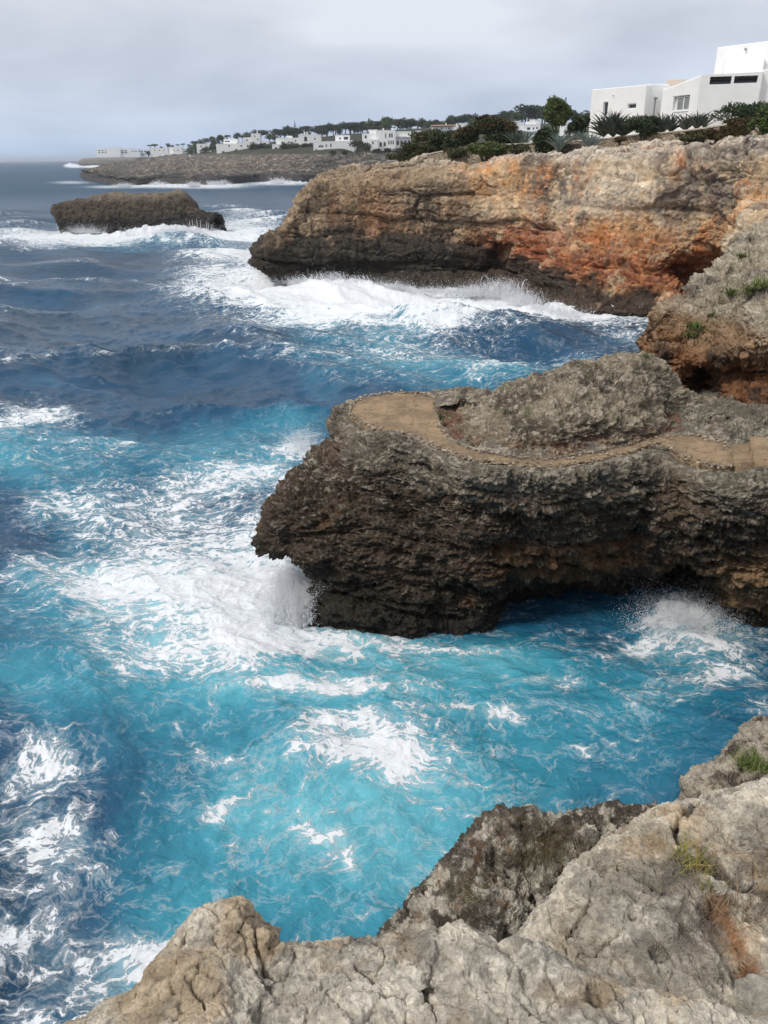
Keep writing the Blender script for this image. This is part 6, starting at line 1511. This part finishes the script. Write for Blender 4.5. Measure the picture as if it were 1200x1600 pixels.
# a few loose stones
def stone(px, py, r, trees, mat, label, seed, grp):
    h = surf_hit(px, py, trees)
    if h is None: return
    bm = bmesh.new(); bmesh.ops.create_icosphere(bm, subdivisions=4, radius=1)
    P = np.array([v.co[:] for v in bm.verts]); s = np.random.default_rng(seed).uniform(.6, 1.2, 3) * np.array([1, 1, .6])
    Q = P * 1.3 + seed; R = P * (1 + .35 * fbm(Q, 3, 9) + .2 * (worley(Q, 5)[0] - .5))[:, None] * s * r
    for v, q in zip(bm.verts, R): v.co = q
    me = bpy.data.meshes.new('loose_stone'); bm.to_mesh(me); bm.free(); me.materials.append(mat); me.polygons.foreach_set('use_smooth', [True] * len(me.polygons))
    set_col(me, 'tint', np.ones((len(me.vertices), 3)) * np.array([.46, .42, .35])); set_f(me, 'lich', np.full(len(me.vertices), .1)); set_f(me, 'wet', np.zeros(len(me.vertices)))
    o = link('loose_stone', me); o.location = h[0] + Vector((0, 0, r * .25)); tag(o, label, 'stone', grp)
stone(1124, 1392, .028, near_t, M_ledge, 'small pale loose stone right of the dark hole in the slab', 3, 'loose stones on the slab')
stone(1078, 1332, .018, near_t, M_ledge, 'tiny pale loose stone behind the green grass tuft', 5, 'loose stones on the slab')
stone(884, 1348, .03, near_t, M_ledge, 'loose pale stone between the dark rock and the pale slab', 8, 'loose stones on the slab')
stone(1188, 1580, .09, near_t, M_ledge, 'rounded pale stone at the lower end of the rusty streak', 11, 'loose stones on the slab')

# gravel and chips along the edges of the path
def gravel(name, P, rad, mat, seed):
    rng = np.random.default_rng(seed); bm = bmesh.new(); bmesh.ops.create_icosphere(bm, subdivisions=1, radius=1)
    bv = np.array([v.co[:] for v in bm.verts]); bf = np.array([[v.index for v in f.verts] for f in bm.faces]); bm.free()
    n = len(P); sc_ = rad[:, None, None] * rng.uniform(.55, 1.3, (n, 1, 3)) * np.array([1, 1, .6]); V = bv[None] * (1 + .22 * rng.normal(size=(n, len(bv), 1))) * sc_
    a = rng.uniform(0, 6.28, n); c, s_ = np.cos(a)[:, None], np.sin(a)[:, None]; V = np.stack([V[..., 0] * c - V[..., 1] * s_, V[..., 0] * s_ + V[..., 1] * c, V[..., 2]], -1) + P[:, None]
    me = np_mesh(name, V.reshape(-1, 3), (bf[None] + len(bv) * np.arange(n)[:, None, None]).reshape(-1, 3), False); me.materials.append(mat)
    return tag(link(name, me), None, None, None, 'stuff')
M_gravel = leaf_mat('gravel_chips', [(0.12, 0.095, 0.07), (0.28, 0.22, 0.16), (0.45, 0.39, 0.30)], .95, 3)
rng = np.random.default_rng(64); A = np.array(PW); n = 2600; t = rng.uniform(0, len(A) - 1.001, n); i0 = t.astype(int); f = (t - i0)[:, None]; side = rng.integers(0, 2, n)
E = A[i0, side] * (1 - f) + A[i0 + 1, side] * f; O_ = A[i0, 1 - side] * (1 - f) + A[i0 + 1, 1 - side] * f; d = O_ - E; L1 = np.linalg.norm(d[:, :2], axis=1)[:, None] + 1e-6
E = E + d / L1 * (np.abs(rng.normal(0, .16, n)) - .08)[:, None] + rng.normal(0, .03, (n, 3)) * np.array([1, 1, 0]); E[:, 2] = PZ + rng.uniform(.0, .05, n)
gravel('gravel', E, .012 + .05 * rng.uniform(0, 1, n) ** 4, M_gravel, 65)

# ============================================================ SPRAY
M_spray = NT('spray'); M_spray.set('Base Color', (0.78, 0.80, 0.83)); M_spray.set('Roughness', .6)
M_spray.set('Emission Strength', 0.0); M_spray = M_spray.m
OV = np.array([(1, 0, 0), (-1, 0, 0), (0, 1, 0), (0, -1, 0), (0, 0, 1), (0, 0, -1)], float)
OF = np.array([(0, 2, 4), (2, 1, 4), (1, 3, 4), (3, 0, 4), (2, 0, 5), (1, 2, 5), (3, 1, 5), (0, 3, 5)])
def spray(name, label, jets, n, rmin, rmax, seed, mist=.35, strands=0):
    """jets: (base point, direction, height, spread, weight): droplets strung along ballistic arcs"""
    rng = np.random.default_rng(seed); w = np.array([j[4] for j in jets], float); k = rng.choice(len(jets), n, p=w / w.sum())
    B = np.array([j[0] for j in jets])[k]; Dd = np.array([j[1] for j in jets], float)[k]; H = np.array([j[2] for j in jets])[k]; Sp = np.array([j[3] for j in jets])[k]
    # several strands in every jet
    strand = rng.integers(0, 22, n); srng = np.random.default_rng(seed + 1); so = srng.normal(size=(len(jets), 22, 3)) * np.array([1, .6, 0]); sh_ = srng.uniform(.35, 1.1, (len(jets), 22))
    t = rng.uniform(0, 1, n) ** 1.3; h = H * sh_[k, strand]
    P = B + so[k, strand] * Sp[:, None] * .8
    P = P + Dd * (t * 1.2)[:, None] * h[:, None]; P[:, 2] += h * (2.2 * t - 1.25 * t * t)
    P += so[k, strand] * (t * Sp)[:, None] * .9 + rng.normal(size=(n, 3)) * (Sp * (.06 + mist * t * t + (rng.uniform(0, 1, n) < .22) * .45))[:, None]
    r = rmin + (rmax - rmin) * rng.uniform(0, 1, n) ** 3; r *= (1.2 - .6 * t)
    P[:, 2] = np.maximum(P[:, 2], rng.uniform(-.05, .15, n))
    if strands:
        Q, Fq, o = [], [], 0
        for q in range(strands):
            j = jets[srng.integers(len(jets))]; hh_ = j[2] * srng.uniform(.4, 1.15); b0 = np.array(j[0]) + srng.normal(size=3) * np.array([1.2, .5, 0]) * j[3]; dr = np.array(j[1]) + srng.normal(size=3) * np.array([.22, .15, 0])
            wd = rmax * srng.uniform(.4, 1.5); a0 = srng.uniform(0, 3.14); sd = np.array([math.cos(a0), math.sin(a0), 0]); t0, t1 = srng.uniform(0, .35), srng.uniform(.5, 1.15)
            for u in range(9):
                t = t0 + (t1 - t0) * u / 8; c = b0 + dr * t * 1.2 * hh_; c[2] += hh_ * (2.2 * t - 1.25 * t * t); c = c + srng.normal(size=3) * wd * .35; w_ = wd * (math.sin(math.pi * (u + .3) / 8.6) ** .7) * srng.uniform(.4, 1.3)
                for a_ in range(4): an = a_ * math.pi / 2; Q.append(c + sd * w_ * math.cos(an) + np.array([-sd[1], sd[0], 0]) * w_ * .3 * math.sin(an))
            for u in range(8):
                for a_ in range(4): Fq.append((o + u * 4 + a_, o + u * 4 + (a_ + 1) % 4, o + u * 4 + 4 + (a_ + 1) % 4, o + u * 4 + 4 + a_))
            o += 36
        sm = np_mesh(name, np.array(Q), np.array(Fq), True); sm.materials.append(M_spray)
        tag(link(name + '_sheets', sm), None, None, None, 'stuff')
    V = (P[:, None] + OV[None] * r[:, None, None] * np.array([1, 1, 1.5])).reshape(-1, 3); F = (OF[None] + 6 * np.arange(n)[:, None, None]).reshape(-1, 3)
    me = np_mesh(name, V, F, True); me.materials.append(M_spray); tag(link(name, me), label, None, None, 'stuff')
J = []
rs = random.Random(4)
for i in range(70):
    px = rs.uniform(425, 640); py = np.interp(px, [425, 440, 480, 560, 640], [432, 438, 444, 450, 455]); b = WZ(px, py + 3, .2)
    big = 1 + 1.1 * math.exp(-((px - 520) / 45) ** 2) + .5 * math.exp(-((px - 590) / 30) ** 2)
    J.append((b, (rs.uniform(-.25, .1), rs.uniform(-.3, .1), 0), rs.uniform(.35, .8) * big, .55, 1 + big))
spray('sea_spray', 'white spray thrown up along the foot of the left end of the cliff', J, 42000, .008, .034, 21, .35, 900)
J = []
for i in range(60):
    px = rs.uniform(660, 900); py = np.interp(px, [660, 730, 790, 853, 900], [455, 458, 462, 484, 494]); b = WZ(px, py + 2, .3)
    big = .8 + 1.6 * math.exp(-((px - 785) / 40) ** 2)
    J.append((b, (rs.uniform(-.2, .2), rs.uniform(-.3, .1), 0), rs.uniform(.35, .8) * big, .6, big))
spray('sea_spray', 'white spray bursting below the cave in the middle of the cliff', J, 38000, .008, .032, 22, .35, 700)
J = []
for i in range(40):
    b = WZ(rs.uniform(430, 486), rs.uniform(905, 975), .1); J.append((b, (rs.uniform(-.12, .25), rs.uniform(.0, .35), 0), rs.uniform(.6, 1.25), .20, 1.0))
spray('sea_spray', 'white spray washing up under the overhanging nose of the headland', J, 60000, .003, .016, 23, .45)
J = []
for i in range(34):
    b = WZ(rs.uniform(1010, 1130), rs.uniform(950, 1000), .1); J.append((b, (rs.uniform(-.3, .3), rs.uniform(-.25, .25), 0), rs.uniform(.35, .8), .30, 1.0))
spray('sea_spray', 'cloud of white spray at the mouth of the small cave', J, 60000, .002, .013, 24, .8)
J = []
for i in range(30):
    px = rs.choice([rs.uniform(95, 160), rs.uniform(200, 340), rs.uniform(240, 300)]); b = WZ(px, np.interp(px, [90, 210, 300, 340], [361, 368, 366, 360]), .3); J.append((b, (rs.uniform(-.2, .2), -.2, 0), rs.uniform(.5, 1.6), .8, 1))
spray('sea_spray', 'white spray around the foot of the rock islet', J, 40000, .012, .04, 25, .45)
J = []
for i in range(18):
    b = WZ(rs.uniform(455, 492), rs.uniform(672, 712), .1); J.append((b, (rs.uniform(-.3, .1), 0, 0), rs.uniform(.2, .7), .25, 1))
spray('sea_spray', 'thin spray breaking behind the shoulder of the headland', J, 9000, .005, .014, 26, .6)
J = []
for px, py in [(112, 258), (118, 257), (195, 291), (250, 289), (300, 291), (336, 289), (345, 287), (430, 286), (440, 285)] * 3:
    b = WZ(px + rs.uniform(-9, 9), py + 1, .3); J.append((b, (rs.uniform(-.2, .2), 0, 0), rs.uniform(1., 2.4) * (3.2 if px < 130 else 1), 1.4 * (2 if px < 130 else 1), 1))
spray('sea_spray', 'distant white surf bursting along the low shore', J, 12000, .06, .20, 27)
# water running off the end of the islet
mb = MB()
for px, y0, y1 in [(300, 343, 357), (307, 342, 358), (313, 344, 360), (322, 346, 360), (325, 347, 361), (331, 350, 360), (296, 345, 356)]:
    a, b = WD(px, y0, WZ(px, 366)[1] - 1.2), WD(px + rs.uniform(-1, 2), y1, WZ(px, 366)[1] - 1.6); mb.tube([a, (a + b) / 2 + np.array([.05, -.1, 0]), b], [.015, .03, .05], 5)
tag(mb.build('running_water', M_spray, None, True), 'thin white rills of water running off the low end of the islet', None, None, 'stuff')
# brown reef awash in the bay
G = []
for k in range(14):
    a = 2 * math.pi * k / 13; c = WZ(608, 512, 0); R = np.array([3.0, 1.7]); G.append([V3(c[0] + R[0] * math.cos(a) * s, c[1] + R[1] * math.sin(a) * s, z_) for s, z_ in ((1.3, -1.2), (1.05, -.3), (.8, .12), (.4, .26), (.02, .3))])
S = loft(G, 130, 60)[0]; fl = gnormals(S)[60, 50][2] < 0; S = push(S, .25 * fbm(S * .8, 4, 1601), fl)
reef = build_rock('reef', S, M_cliff, np.ones(S.shape) * np.array([.12, .085, .06]), np.full(S.shape[:2], .8), fl); tag(link('reef', reef), 'low brown reef awash in the white surf of the bay', 'reef')

# ============================================================ THE AIR
mh = bpy.data.materials.new('haze'); mh.use_nodes = True; nt = mh.node_tree; nt.nodes.clear()
ho = nt.nodes.new('ShaderNodeOutputMaterial'); hv = nt.nodes.new('ShaderNodeVolumePrincipled'); hv.inputs['Color'].default_value = (0.80, 0.88, 1.0, 1); hv.inputs['Density'].default_value = HAZE; hv.inputs['Anisotropy'].default_value = .2
nt.links.new(hv.outputs[0], ho.inputs['Volume'])
mb = MB(); mb.box(-24500, 24500, -24500, 24500, -4.3, 42); o = mb.build('haze', mh); tag(o, None, None, None, 'stuff')
